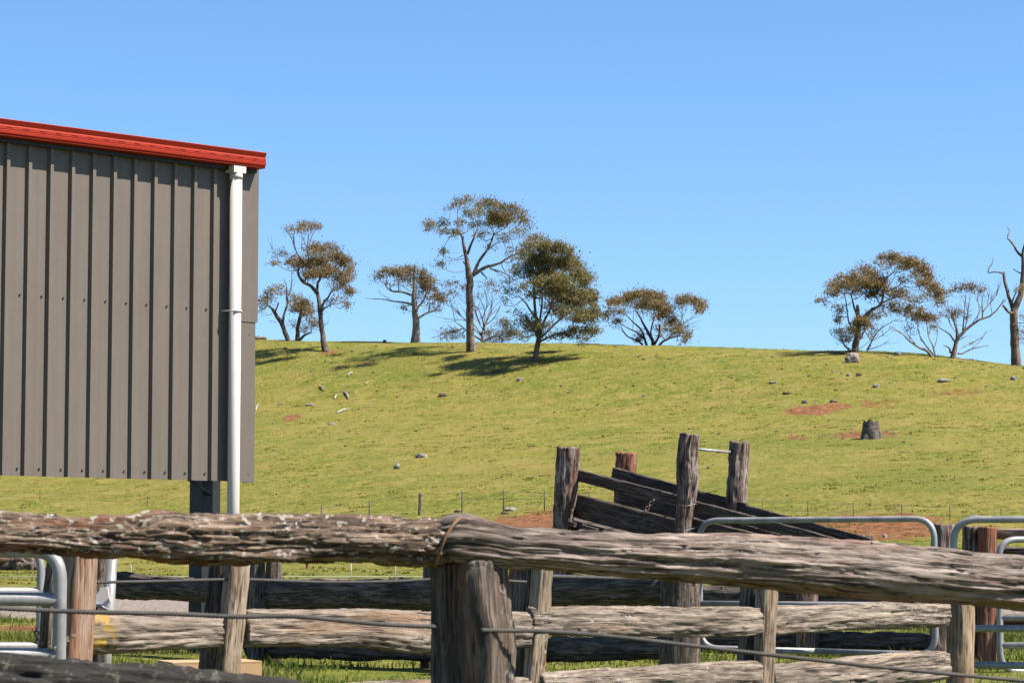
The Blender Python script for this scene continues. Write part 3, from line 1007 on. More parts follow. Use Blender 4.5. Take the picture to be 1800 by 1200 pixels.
log('rail', [Fp(1090, 1040, 20), Fp(1260, 1048, 20), Fp(1420, 1048, 20)], W_DARK, far_, 110, 32, **KR)
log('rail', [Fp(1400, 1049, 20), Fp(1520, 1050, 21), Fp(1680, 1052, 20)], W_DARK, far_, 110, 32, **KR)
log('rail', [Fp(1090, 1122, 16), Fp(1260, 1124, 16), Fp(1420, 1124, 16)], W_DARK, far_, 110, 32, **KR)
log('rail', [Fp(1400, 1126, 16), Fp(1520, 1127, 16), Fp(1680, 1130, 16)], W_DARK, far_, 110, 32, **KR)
for X, w, m_, Yt in ((1128, 0.08, W_DARK, 985), (1420, 0.085, W_CHUTE, 985), (1657, 0.085, W_CHUTE, 921)):
    vpost('post', X, Yt, X - 2, rear_d(X, 23.2), w, m_, far_, 80, 32, sq=2.6, amp=0.006, bark=0.003, lump=0.006)
right_ = thing('log_rail_fence', tuple(at(1722, 1100, 19.0) * np.array((1, 1, 0))), 'right hand fence with reddish twin posts and pale top rail', 'fence')
vpost('post', 1708, 925, 1708, 19.1, 0.062, W_CHUTE, right_, 90, 36, sq=2.6, amp=0.005, bark=0.002, lump=0.004)
vpost('post', 1735, 926, 1735, 19.0, 0.070, W_RED, right_, 100, 40, sq=2.3, amp=0.004, bark=0.002, lump=0.004)
log('rail', [A(1740, 937, 19.2, 9), A(1850, 938, 18.9, 10), A(2000, 940, 18.5, 10)], W_PINK, right_, 80, 30, sq=2.6, amp=0.005, bark=0.002)
log('rail', [A(1740, 968, 19.3, 8), A(1850, 970, 19.0, 9), A(2000, 972, 18.6, 10)], W_DARK, right_, 60, 24, sq=2.6, amp=0.005, bark=0.002)
log('rail', [A(1740, 1090, 19.4, 10), A(1850, 1091, 19.1, 10), A(2000, 1092, 18.7, 10)], W_RED, right_, 60, 24, sq=2.6, amp=0.005, bark=0.002)

# ------------------------------------------------------------------ pipe gates


def bend_path(pts, rad, n=8):
    """polyline with rounded corners"""
    out = [np.array(pts[0], float)]
    for i in range(1, len(pts) - 1):
        a, b, c = [np.array(p, float) for p in pts[i - 1:i + 2]]
        u, v = (a - b) / np.linalg.norm(a - b), (c - b) / np.linalg.norm(c - b)
        p0, p1 = b + u * rad, b + v * rad
        for k in range(n + 1):
            t = k / n
            out.append((1 - t) ** 2 * p0 + 2 * t * (1 - t) * b + t * t * p1)
    out.append(np.array(pts[-1], float))
    return out


def gate(label, PL, PR, ztop, zbot, rails, r, name='pipe_gate', rr=None, bend=0.14):
    """PL, PR: left and right foot points (x, y); heights absolute; closed rounded frame plus rails"""
    g = thing(name, ((PL[0] + PR[0]) / 2, (PL[1] + PR[1]) / 2, zbot[0] if hasattr(zbot, '__len__') else zbot), label, 'gate', 'galvanised pipe gates of the yard')
    zl, zr = zbot if hasattr(zbot, '__len__') else (zbot, zbot)
    L0, L1 = np.array((PL[0], PL[1], zl)), np.array((PL[0], PL[1], ztop))
    R0, R1 = np.array((PR[0], PR[1], zr)), np.array((PR[0], PR[1], ztop))
    M = (L0 + R0) / 2
    path = bend_path([M, L0, L1, R1, R0, M], bend)
    tube('frame', [tuple(p) + (r,) for p in path], M_GALV, g, 14)
    for zz in rails:
        f = (zz - ztop)
        a = np.array((PL[0], PL[1], zz)); b_ = np.array((PR[0], PR[1], zz))
        tube('rail', [tuple(a) + (rr or r,), tuple((a + b_) / 2) + (rr or r,), tuple(b_) + (rr or r,)], M_GALV, g, 12)
    return g


def zat(Y, d):
    return at(900, Y, d)[2]


pl, pr_ = at(1230, 1000, 18.3), at(1643, 1000, 17.5)
gate('galvanised pipe gate with rounded top corners, right of the round corner post', pl[:2], pr_[:2], zat(913, 17.9), (zat(1138, 18.3), zat(1150, 17.5)), [zat(985, 17.9), zat(1062, 17.9)], 0.021)
pl, pr_ = at(1677, 1000, 15.4), at(2080, 1000, 15.0)
gate('bright galvanised gate with white rails right of the round ochre post', pl[:2], pr_[:2], zat(912, 15.2), zat(1230, 15.2), [zat(1105, 15.2), zat(1170, 15.2), zat(1042, 15.2), zat(980, 15.2)], 0.021)
pl, pr_ = at(1756, 1000, 18.2), at(2150, 1000, 18.6)
gate('darker low pipe gate behind the bright gate at the right edge', pl[:2], pr_[:2], zat(948, 18.4), zat(1178, 18.4), [zat(1084, 18.4), zat(1132, 18.4)], 0.023)
pl, pr_ = at(-500, 1000, 9.3), at(106, 1000, 9.0)
gate('near pipe gate with thick rails beside the bleached red post', pl[:2], pr_[:2], zat(968, 9.0), zat(1212, 9.0), [zat(1053, 9.0), zat(1151, 9.0)], 0.0235, bend=0.10)
pl, pr_ = at(-420, 1000, 10.6), at(72, 1000, 10.6)
gate('second pipe gate standing behind the near gate at left', pl[:2], pr_[:2], zat(960, 10.6), zat(1210, 10.6), [zat(1039, 10.6), zat(1135, 10.6)], 0.0165, bend=0.10)
# steel gate post with latch
gp_ = at(194, 1000, 10.2)
gpost = thing('gate_post', (gp_[0], gp_[1], 0.0), 'upright galvanised pipe post with latch, right of the bleached red post', 'post')
tube('pipe', [(gp_[0] - 0.022, gp_[1], -0.1, 0.022), (gp_[0] - 0.012, gp_[1], 0.4, 0.022), (gp_[0] + 0.008, gp_[1], zat(955, 10.2), 0.022)], M_GALV, gpost, 16)
lp = at(178, 1048, 10.1)
V, F = box_geo(lp, (1, 0, 0.15), (0, 1, 0), (-0.15, 0, 1), 0.030, 0.012, 0.034)
lt = obj('latch', V, F, M_PIPE, gpost, False)
V, F = box_geo(lp + np.array((-0.012, -0.008, 0.045)), (1, 0, 0), (0, 1, 0), (0, 0, 1), 0.007, 0.007, 0.022)
obj('latch_pin', V, F, M_CHAIN, lt, False)
tube('latch_rod', [tuple(lp + np.array((-0.03, -0.02, -0.02))) + (0.006,), tuple(lp + np.array((0.03, -0.02, -0.05))) + (0.006,)], M_GALV, lt, 8)
sl = at(96, 960, 10.1)
slab = log('slab_post', [(at(83, 1200, 10.1)[0] - 0.02, 10.1, -1.0, 0.03), (at(83, 1140, 10.1)[0], 10.1, zat(1140, 10.1), 0.03), (at(101, 968, 10.1)[0], 10.1, zat(962, 10.1), 0.03)], W_DARK, None, 90, 30, sq=4, amp=0.004, bark=0.002, up=(0.9, -0.4, 0), flat=(1.0, 0.8))
tag(slab, 'dark leaning slab post between the two left gates', 'post')
sl2 = log('slab_post', [(at(176, 1200, 10.35)[0], 10.35, -0.9, 0.024), (at(176, 965, 10.35)[0], 10.35, zat(958, 10.35), 0.024)], W_DARK, None, 80, 30, sq=4, amp=0.003, bark=0.002, up=(0.7, -0.7, 0))
tag(sl2, 'dark narrow slab behind the bleached red post, left of the steel pipe', 'post')


def chain(label, pts, n, r, wire, mat):
    P = smooth_path(pts, n)[:, :3]
    c = thing('chain', tuple(P[-1]), label, 'chain')
    T, S, U = frames(P)
    ln = np.linalg.norm(P[1] - P[0])
    for i in range(n):
        a = np.linspace(0, 2 * math.pi, 13)
        w = S[i] if i % 2 == 0 else U[i]
        C = P[i] + np.cos(a)[:, None] * T[i] * ln * 0.68 + np.sin(a)[:, None] * w * r
        tube('link', np.column_stack([C, np.full(13, wire)]), mat, c, 6)
    return c


chain('rusty chain looped from the near left gate to the red post', [A(86, 1143, 9.0, 1), A(98, 1140, 8.96, 1), A(110, 1134, 9.2, 1), A(120, 1122, 9.6, 1), A(131, 1116, 9.66, 1)], 9, 0.0085, 0.0028, M_CHAIN)
chain('short dark chain hanging on the rear left gate', [A(64, 1104, 10.5, 1), A(66, 1120, 10.5, 1), A(68, 1134, 10.5, 1)], 5, 0.008, 0.003, M_SCREW)
chain('twine loop hanging beside the steel gate post', [A(182, 972, 10.25, 1), A(183, 990, 10.25, 1), A(181, 1006, 10.25, 1)], 4, 0.005, 0.002, M_TWINE)

# cardboard box
bc = at(368, 1163, 12.3)
zg = float(terrain(bc[0], bc[1]))
bx = thing('cardboard_box', (bc[0], bc[1], zg), 'tan cardboard box standing behind the leftmost slab post', 'box')
hz = (bc[2] - zg) / 2
ax, ay = np.array((0.93, 0.36, 0)), np.array((-0.36, 0.93, 0))
V, F = box_geo((bc[0], bc[1], zg + hz), ax, ay, ZV, 0.212, 0.15, hz)
obj('carton', V, F, M_CARD, bx, False)
for sgn in (-1, 1):
    V, F = box_geo(np.array((bc[0], bc[1], zg + 2 * hz + 0.004)) + ay * sgn * 0.077, ax, ay, ZV + ay * 0.0, 0.213, 0.074, 0.003)
    obj('flap', V, F, M_CARD, bx, False)

# ------------------------------------------------------------------ loading ramp
pa, pc = at(997, 984, 25.0), at(1211, 984, 23.9)
ramp_t = thing('loading_ramp', ((pa[0] + pc[0]) / 2, pa[1], 0.0), 'old timber cattle loading ramp with four rough posts and sloping rails', 'loading ramp')
UPR = tuple(RN)


def post_pts(rows, d, extra=0.3):
    out = []
    for (X, Y, rpx) in rows:
        p = at(X, Y, d)
        out.append((p[0], p[1], p[2], rpx * d / FPX))
    x, y, z, r = out[-1]
    zg = float(terrain(x, y)) - extra
    out.append((x + (x - out[-2][0]) * 0.5, y, zg, r))
    return out[::-1]


KP = dict(sq=2.5, amp=0.008, bark=0.006, lump=0.008, rough_end=0.03)
log('post', post_pts([(999, 787, 19), (997, 830, 20), (993, 880, 19), (990, 925, 17)], 25.0), W_CHUTE, ramp_t, 150, 56, **KP)
log('post', post_pts([(1101, 796, 17), (1099, 850, 17), (1096, 930, 17)], 25.65), W_RED, ramp_t, 130, 48, **KP)
log('post', post_pts([(1214, 763, 17), (1210, 795, 18), (1209, 830, 19), (1207, 870, 16), (1204, 905, 14), (1202, 940, 14)], 23.9), W_CHUTE, ramp_t, 150, 56, **KP)
log('post', post_pts([(1300, 777, 16), (1297, 830, 17), (1294, 890, 17)], 24.4), W_CHUTE, ramp_t, 130, 48, **KP)


def near_d(X, off=0.0):
    return 25.5 / (1 + (X - 900) / FPX) + off


def board(name, X0, Y0a, Y0b, X1, Y1a, Y1b, off, thick=0.022, mat=None):
    d0, d1 = near_d(X0, off), near_d(X1, off)
    p0, p1 = np.array(at(X0, (Y0a + Y0b) / 2, d0)), np.array(at(X1, (Y1a + Y1b) / 2, d1))
    h = ((Y0b - Y0a) * d0 + (Y1b - Y1a) * d1) / 4 / FPX
    m_ = (p0 + p1) / 2
    return log(name, [tuple(p0) + (h,), tuple(m_) + (h,), tuple(p1) + (h,)], mat or W_BOARD, ramp_t, 120, 32, sq=7, amp=0.004, bark=0.002, flat=(thick / h, 1.0), lump=0.003)


board('rail', 1005, 822, 842, 1215, 876, 897, 0.10)
board('rail', 1205, 874, 893, 1480, 950, 966, 0.10)
board('rail', 1078, 821, 841, 1312, 884, 905, 0.85)
board('rail', 1290, 880, 899, 1530, 946, 962, 0.85)
board('side_board', 1006, 867, 906, 1230, 922, 966, 0.16)
board('side_board', 1205, 905, 945, 1440, 966, 1000, 0.16)
board('inner_board', 1086, 861, 905, 1300, 918, 962, 0.75)
board('inner_board', 1280, 912, 950, 1500, 974, 1008, 0.75)
board('inner_board', 1080, 908, 950, 1300, 966, 1010, 0.78)
board('sill', 1004, 921, 938, 1220, 986, 1004, 0.12)
# ramp floor planks, sloping down to the right
for i in range(11):
    X = 1010 + 38 * i
    Y = 918 + 10.2 * i
    a, b_ = at(X, Y, near_d(X, 0.16)), at(X + 44, Y - 2, near_d(X + 44, 0.82))
    dirv = (b_ - a) / np.linalg.norm(b_ - a)
    s = np.array((0.69, -0.69, -0.2)); s /= np.linalg.norm(s)
    n = np.cross(s, dirv)
    V, F = box_geo((a + b_) / 2, dirv, s, n, 0.42, 0.105, 0.02)
    obj('floor_plank', V, F, W_BOARD, ramp_t, False, grain=V * 1.0)
rp0, rp1 = at(1224, 789, 23.9), at(1292, 795, 24.4)
tube('cross_rod', [tuple(rp0) + (0.012,), tuple(rp1) + (0.012,)], M_GALV, ramp_t, 10)
for Y, X0, X1, d in ((887, 1192, 1224, 23.75), (930, 1190, 1220, 23.78)):
    tube('tie_wire', [tuple(at(X0, Y, d)) + (0.005,), tuple(at((X0 + X1) / 2, Y + 2, d - 0.04)) + (0.005,), tuple(at(X1, Y - 2, d + 0.02)) + (0.005,)], M_WIRE, ramp_t, 6)
chain('short rusty chain hanging inside the loading ramp', [A(1148, 880, 23.9, 1), A(1142, 888, 23.9, 1), A(1134, 898, 23.9, 1)], 5, 0.018, 0.006, M_CHAIN)
sb = []
st = thing('timber_stub', tuple(hit(1521, 944)), 'cut dark timber stubs on red dirt beside the ramp foot', 'timber')
sd = at(1521, 940, 40.0)
ORIG[st.name] = sd
st.location = tuple(sd)
for X, h in ((1513, 12), (1528, 10)):
    q = at(X, 951, 40.0)
    log('stub', [(q[0], 40, float(terrain(q[0], 40.0)) - 0.1, 0.06), (q[0], 40, q[2] + h * 40 / FPX, 0.058)], W_DARK, st, 20, 14, sq=3, amp=0.008)

# ------------------------------------------------------------------ wire fence along the hill foot, tape fence, timber pile
w0 = hit(737, 904)
wf = thing('wire_fence', tuple(w0), 'thin wire fence of dark steel pickets along the foot of the hill', 'fence')
tops = []
for X, Yt, Yb, wood_ in ((-75, 838, 872, 0), (70, 846, 880, 0), (259, 852, 888, 0), (340, 866, 900, 0), (410, 876, 912, 0), (490, 884, 920, 0), (565, 889, 925, 0), (649, 880, 917, 0), (737, 866, 905, 1), (812, 863, 902, 0), (885, 861, 899, 0), (957, 862, 898, 0), (1036, 864, 897, 0), (1084, 864, 897, 0), (1160, 866, 898, 0), (1340, 870, 902, 1), (1420, 873, 905, 0), (1500, 876, 908, 0), (1585, 879, 911, 0), (1670, 882, 914, 0), (1760, 886, 918, 0), (1850, 890, 922, 0)):
    q = hit(X, Yb)
    if X in (259, 340, 410, 490, 1340, 1420, 1500, 1585, 1670, 1760, -75, 70):
        hgt = 0.55
    else:
        hgt = (Yb - Yt) * q[1] / FPX
    if X > 1100 or X < 500:
        tops.append((q + np.array((0, 0, hgt))))
        r_ = 0.014
    else:
        tops.append((q + np.array((0, 0, hgt))))
        r_ = 0.026
    if wood_ and X < 1000:
        log('wooden_post', [(q[0], q[1], q[2] - 0.3, 0.075), (q[0] + 0.05, q[1], q[2] + hgt, 0.07)], W_GREY, wf, 20, 14, sq=2.6, amp=0.01)
    else:
        tube('steel_picket', [(q[0], q[1], q[2] - 0.3, r_), (q[0], q[1], q[2] + hgt, r_)], M_STEEL, wf, 6)
for f in (0.12, 0.5):
    P = np.array([t_ - np.array((0, 0, f * 0.8)) for t_ in tops])
    tube('wire', np.column_stack([P, np.full(len(P), 0.006)]), M_WIRE, wf, 5)
tf0 = at(620, 1014, 60.0)
tfen = thing('tape_fence', (tf0[0], 60.0, float(terrain(tf0[0], 60.0))), 'low white tape strung between thin pegs across the paddock', 'fence')
tp = []
for X in (-60, 100, 230, 470, 617, 695, 780, 1000):
    q = at(X, 1013, 60.0)
    z0 = float(terrain(q[0], 60.0))
    tube('peg', [(q[0], 60, z0 - 0.1, 0.012), (q[0], 60, zat(990, 60), 0.012)], M_GALV, tfen, 6)
    tp.append((q[0], 59.99, zat(1012.5, 60), 0.007))
tube('tape', tp, M_WHITE, tfen, 6)
pg = at(541, 1000, 82.0)
bp = log('wooden_post', [(pg[0], 82, float(terrain(pg[0], 82)) - 0.2, 0.06), (pg[0], 82, zat(986, 82), 0.06)], W_RED, None, 20, 12, sq=3, amp=0.01)
tag(bp, 'small brown post standing alone in the paddock under the front log', 'post')
pile = thing('timber_pile', tuple(hit(38, 1000)), 'heap of dark old logs lying in the paddock at left', 'timber')
for (Xa, Ya, Xb, Yb, r_) in ((-30, 990, 60, 996, 11), (-20, 978, 50, 985, 9), (10, 968, 34, 996, 9), (36, 974, 84, 1002, 5), (30, 980, 70, 1000, 6), (-60, 996, 20, 999, 10), (4, 985, 44, 993, 8)):
    dd = float(hit(30, 1001)[1])
    log('log', [A(Xa, Ya, dd + random.uniform(-.6, .6), r_), A((Xa + Xb) / 2, (Ya + Yb) / 2, dd, r_), A(Xb, Yb, dd + random.uniform(-.6, .6), r_ * .8)], random.choice((W_BARK, W_CHUTE, W_DARK)), pile, 30, 14, amp=0.02, bark=0.01)

# ------------------------------------------------------------------ rocks, stump, sticks on the hill
ico_cache = None


def ico():
    global ico_cache
    if ico_cache is None:
        import bmesh
        bm = bmesh.new()
        bmesh.ops.create_icosphere(bm, subdivisions=3, radius=1.0)
        ico_cache = (np.array([v.co[:] for v in bm.verts]), [[v.index for v in f.verts] for f in bm.faces])
        bm.free()
    return ico_cache


def rock(name, X, Y, wpx, hpx, mat, label, cat, seed, group=None, rotz=0.0):
    """boulder whose foot shows at pixel row Y"""
    q = hit(X, Y)
    V, F = ico()
    d = q[1]
    sx, sz = wpx / 2 * d / FPX, hpx * d / FPX * 0.62
    n = 1 + 0.28 * fbm(V[:, 0] * 1.3 + seed, V[:, 1] * 1.3, V[:, 2] * 1.3, 3) + 0.12 * fbm(V[:, 0] * 4 + seed, V[:, 1] * 4, V[:, 2] * 4, 2)
    W = V * n[:, None] * np.array((sx, sx * 0.8, sz))
    c, s = math.cos(rotz), math.sin(rotz)
    W = np.stack([W[:, 0] * c - W[:, 1] * s, W[:, 0] * s + W[:, 1] * c, W[:, 2]], 1)
    W += q + np.array((0, sx * 0.3, sz * 0.45))
    return tag(obj(name, W, F, mat, None, False), label, cat, group)


ROCKS = [(1498, 637, 25, 20, M_ROCK, 'big rounded grey boulder at the foot of the large right tree'),
         (1579, 624, 17, 7, M_ROCK, 'low grey boulder on the skyline right of the large right tree'),
         (740, 804, 20, 8, M_ROCK, 'flat grey rock, the larger of a pair low on the hill'),
         (746, 804, 10, 6, M_ROCKB, 'small pale rock touching a flat grey rock low on the hill'),
         (698, 824, 13, 12, M_ROCK, 'upright pale grey rock beside a grass tussock low on the hill'),
         (913, 670, 11, 7, M_ROCK, 'brown grey rock below the dense tree shadow'),
         (873, 655, 16, 8, M_ROCKD, 'brown rock at the edge of the dense tree shadow'),
         (779, 697, 16, 7, M_ROCKD, 'dark brown rock in mid slope left of centre'),
         (1541, 681, 14, 7, M_ROCK, 'grey rock on the slope above the old stump'),
         (1510, 661, 11, 6, M_ROCKD, 'dark rock below the big rounded boulder'),
         (1492, 661, 8, 5, M_ROCK, 'small grey rock just left of a dark rock under the boulder'),
         (1660, 671, 22, 7, M_ROCK, 'long grey rock among stones on the upper right slope'),
         (1783, 668, 13, 8, M_ROCK, 'grey rock near the right edge under the dead tree'),
         (1463, 707, 9, 6, M_ROCKD, 'dark clod on top of the red dirt bank'),
         (1414, 709, 10, 7, M_ROCKD, 'dark clod above the left end of the red dirt bank'),
         (897, 898, 24, 7, M_ROCK, 'flat grey stone beside a picket at the hill foot'),
         (1714, 910, 24, 5, M_ROCK, 'pale stones showing just above the right gate'),
         (1360, 673, 16, 4, M_ROCK, 'pale flat stone on the slope at right of centre'),
         (805, 900, 16, 5, M_ROCKD, 'dark clod at the hill foot behind the log joint'),
         (888, 903, 15, 5, M_ROCKD, 'brown clod at the upper edge of the red dirt'),
         (1385, 693, 20, 4, M_ROCKD, 'low brown clod left of the stones on the right slope'),
         (456, 594, 28, 8, M_ROCK, 'grey rock outcrop on the skyline by the shed corner'),
         (676, 602, 6, 6, M_ROCKD, 'small dark lump on the skyline left of the broken tree'),
         (1555, 945, 8, 8, M_ROCKB, 'small white stone on red dirt beside the ramp foot'),
         (545, 713, 18, 4, M_ROCK, 'flat grey rock lying under the pale sticks on the left slope'),
         (583, 746, 14, 4, M_ROCK, 'thin flat rock on the left slope below the fallen branch')]
for i, (X, Y, w, h, m_, lab) in enumerate(ROCKS):
    rock('rock', X, Y, w, h, m_, lab, 'rock', i * 3.7)


def stick(X0, Y0, X1, Y1, rpx, label):
    a, b_ = hit(X0, Y0), hit(X1, Y1)
    if abs(a[1] - b_[1]) > 5:
        b_[1] = a[1] + 3 * np.sign(b_[1] - a[1])
        b_[2] = terrain(b_[0], b_[1])
    r = rpx * 0.55 * a[1] / FPX
    a[2] += r * 0.8; b_[2] += r * 2.0
    m_ = (a + b_) / 2 + np.array((0, 0, r))
    tag(log('fallen_branch', [tuple(a) + (r,), tuple(m_) + (r,), tuple(b_) + (r * 0.6,)], M_ROCKB, None, 14, 8, amp=r * 0.2), label, 'branch')


stick(592, 727, 614, 722, 3.2, 'largest bleached fallen branch on the left slope')
stick(611, 662, 620, 657, 2.8, 'bleached branch highest on the left slope under the leaning tree')
stick(606, 690, 613, 703, 2.8, 'bleached forked branch above the largest fallen branch')
stick(601, 690, 624, 692, 1.4, 'thin bleached stick crossing a forked branch on the left slope')
stick(562, 681, 571, 688, 2.6, 'short bleached branch left of the forked branch')
stick(588, 702, 593, 696, 2.4, 'small bleached stick between two branches on the left slope')
stick(488, 712, 500, 711, 1.8, 'bleached stick lying nearest the shed corner')
stick(640, 717, 655, 716, 1.6, 'thin bleached stick right of the largest fallen branch')
stick(643, 676, 648, 672, 1.8, 'tiny bleached stick right of the highest fallen branch')
stick(449, 722, 454, 713, 2.4, 'pale stick standing close to the shed flashing')

# old stump
q = hit(1531, 771)
d = q[1]
na, nl = 36, 16
Vs = []
for i in range(nl):
    f = i / (nl - 1)
    for j in range(na):
        an = 2 * math.pi * j / na
        rr_ = (18.5 - 5.5 * f ** 0.7) * d / FPX * (1 + 0.22 * fbm(math.cos(an) * 2.4, math.sin(an) * 2.4, f * 0.6 + 3, 3) + 0.16 * (1 - f) ** 3 * math.sin(5 * an + 1))
        hh_ = 34 * d / FPX * f * (1 + 0.33 * float(noise(math.cos(an) * 3.1 + 4, math.sin(an) * 3.1, 2.0)) * f * 0.30)
        Vs.append(q + np.array((math.cos(an) * rr_, math.sin(an) * rr_, hh_ - 0.1)))
F = grid_faces(nl, na).tolist()
Vs.append(q + np.array((0, 0, 18 * d / FPX)))
for j in range(na):
    F.append([(nl - 1) * na + j, (nl - 1) * na + (j + 1) % na, nl * na])
tag(obj('tree_stump', np.array(Vs), F, M_STUMP, None, False), 'old grey jagged tree stump in red dirt on the right slope', 'stump')

# small clods and stones too small to pick apart
parts = []
Vi, Fi = None, None
import bmesh as _bm
b0 = _bm.new(); _bm.ops.create_icosphere(b0, subdivisions=1, radius=1.0)
Vi = np.array([v.co[:] for v in b0.verts]); Fi = [[v.index for v in f.verts] for f in b0.faces]; b0.free()
for i in range(300):
    if i < 200:
        X, Y = RNG.uniform(1080, 1850), 620 + 330 * RNG.random() ** 1.6
        Y = max(Y, np.interp(X, CREST_X, CREST_Y) + 6)
    else:
        X, Y = RNG.uniform(380, 1100), 608 + 290 * RNG.random() ** 1.3
    q = hit(X, Y)
    s = RNG.uniform(0.9, 2.6) * q[1] / FPX
    parts.append((Vi * np.array((s * RNG.uniform(0.8, 1.8), s, s * 0.7)) * (1 + 0.2 * RNG.standard_normal((len(Vi), 1))) + q + np.array((0, 0, s * 0.3)), Fi))
V, F = join(parts)
obj('clods', V, F, M_ROCKD, None, False, kind='stuff')

# ------------------------------------------------------------------ grass


def blades(P, H, Wd, lean, rng):
    """n curved blades (5 verts, one quad + one tri as quads)"""
    n = len(P)
    an = rng.uniform(0, 2 * math.pi, n)
    side = np.stack([np.cos(an), np.sin(an), np.zeros(n)], 1) * (Wd / 2)[:, None]
    la = rng.uniform(0, 2 * math.pi, n)
    ld = np.stack([np.cos(la), np.sin(la), np.zeros(n)], 1) * (H * lean)[:, None]
    up = np.zeros((n, 3)); up[:, 2] = H
    m_ = P + up * 0.55 + ld * 0.35
    t_ = P + up * 0.95 + ld
    V = np.stack([P - side, P + side, m_ + side * 0.75, m_ - side * 0.75, t_], 1).reshape(-1, 3)
    b = np.arange(n)[:, None] * 5
    F = np.concatenate([b + np.array([[0, 1, 2]]), b + np.array([[0, 2, 3]]), b + np.array([[3, 2, 4]])], 0)
    return V, F


def blade_mat(name, a, b_, c_):
    m, nt, b = new_mat(name, 0.8)
    b.inputs['Specular IOR Level'].default_value = 0.12
    geo = nt.nodes.new('ShaderNodeNewGeometry').outputs['Position']
    n = noise_node(nt, geo, 1.4, 6, 0.8)
    col = ramp(nt, n, [(0.36, a), (0.52, b_), (0.68, c_)])
    nt.links.new(col, b.inputs['Base Color'])
    tr = nt.nodes.new('ShaderNodeBsdfTranslucent')
    nt.links.new(col, tr.inputs[0])
    mx = nt.nodes.new('ShaderNodeMixShader')
    mx.inputs[0].default_value = 0.35
    nt.links.new(b.outputs[0], mx.inputs[1]); nt.links.new(tr.outputs[0], mx.inputs[2])
    nt.links.new(mx.outputs[0], nt.nodes['Material Output'].inputs[0])
    return m


M_BLADE = blade_mat('yard_grass_blades', (0.075, 0.12, 0.018), (0.15, 0.19, 0.035), (0.30, 0.27, 0.10))
M_TUFT = blade_mat('hill_tussock_blades', (0.13, 0.155, 0.022), (0.22, 0.225, 0.036), (0.34, 0.295, 0.08))
rng = np.random.default_rng(11)
n = 95000
y = 10.5 + (33 - 10.5) * rng.random(n) ** 1.1
u = rng.uniform(-0.235, 0.235, n)
x = u * y
cl = fbm(x / 0.55, y / 0.55, 3.3, 3)
cl2 = fbm(x / 2.2, y / 2.2, 7.3, 2)
dens = sstep(-0.35, 0.25, cl + 0.6 * cl2)
bare = 0.75 * sstep(21.5, 23, y) * (1 - sstep(27, 31, y)) * sstep(-2.6, -1.2, -np.abs(x + 1.2))
keep = rng.random(n) < dens * (1 - bare)
x, y, cl, cl2 = x[keep], y[keep], cl[keep], cl2[keep]
P = np.stack([x, y, terrain(x, y) - 0.01], 1)
H = (0.05 + 0.10 * rng.random(len(x)) ** 2) * (0.6 + 0.8 * np.clip(cl + cl2, 0, 0.9))
V, F = blades(P, H, 0.004 + 0.00032 * y, 0.55, rng)
obj('yard_grass', V, F, M_BLADE, None, False, kind='stuff')
# hill tussocks: low clumps that give the slope its streaky relief
n = 11000
y = 62 + 168 * rng.random(n) ** 0.9
x = rng.uniform(-0.23, 0.23, n) * y
cl = fbm(x / 11, y / 9, 5.1, 3)
k = rng.random(n) < sstep(-0.5, 0.35, cl)
x, y = x[k], y[k]
nb = 13
cx = np.repeat(x, nb); cy = np.repeat(y, nb)
sz = np.repeat(0.03 + 0.075 * rng.random(len(x)) ** 4, nb)
px = cx + rng.normal(0, 1, len(cx)) * sz * 2.4
py = cy + rng.normal(0, 1, len(cx)) * sz * 1.0
P = np.stack([px, py, terrain(px, py) - 0.01], 1)
V, F = blades(P, sz * rng.uniform(0.5, 1.1, len(px)), 0.05 + 0.35 * sz, 0.6, rng)
obj('hill_tussocks', V, F, M_TUFT, None, False, kind='stuff')

# ------------------------------------------------------------------ trees


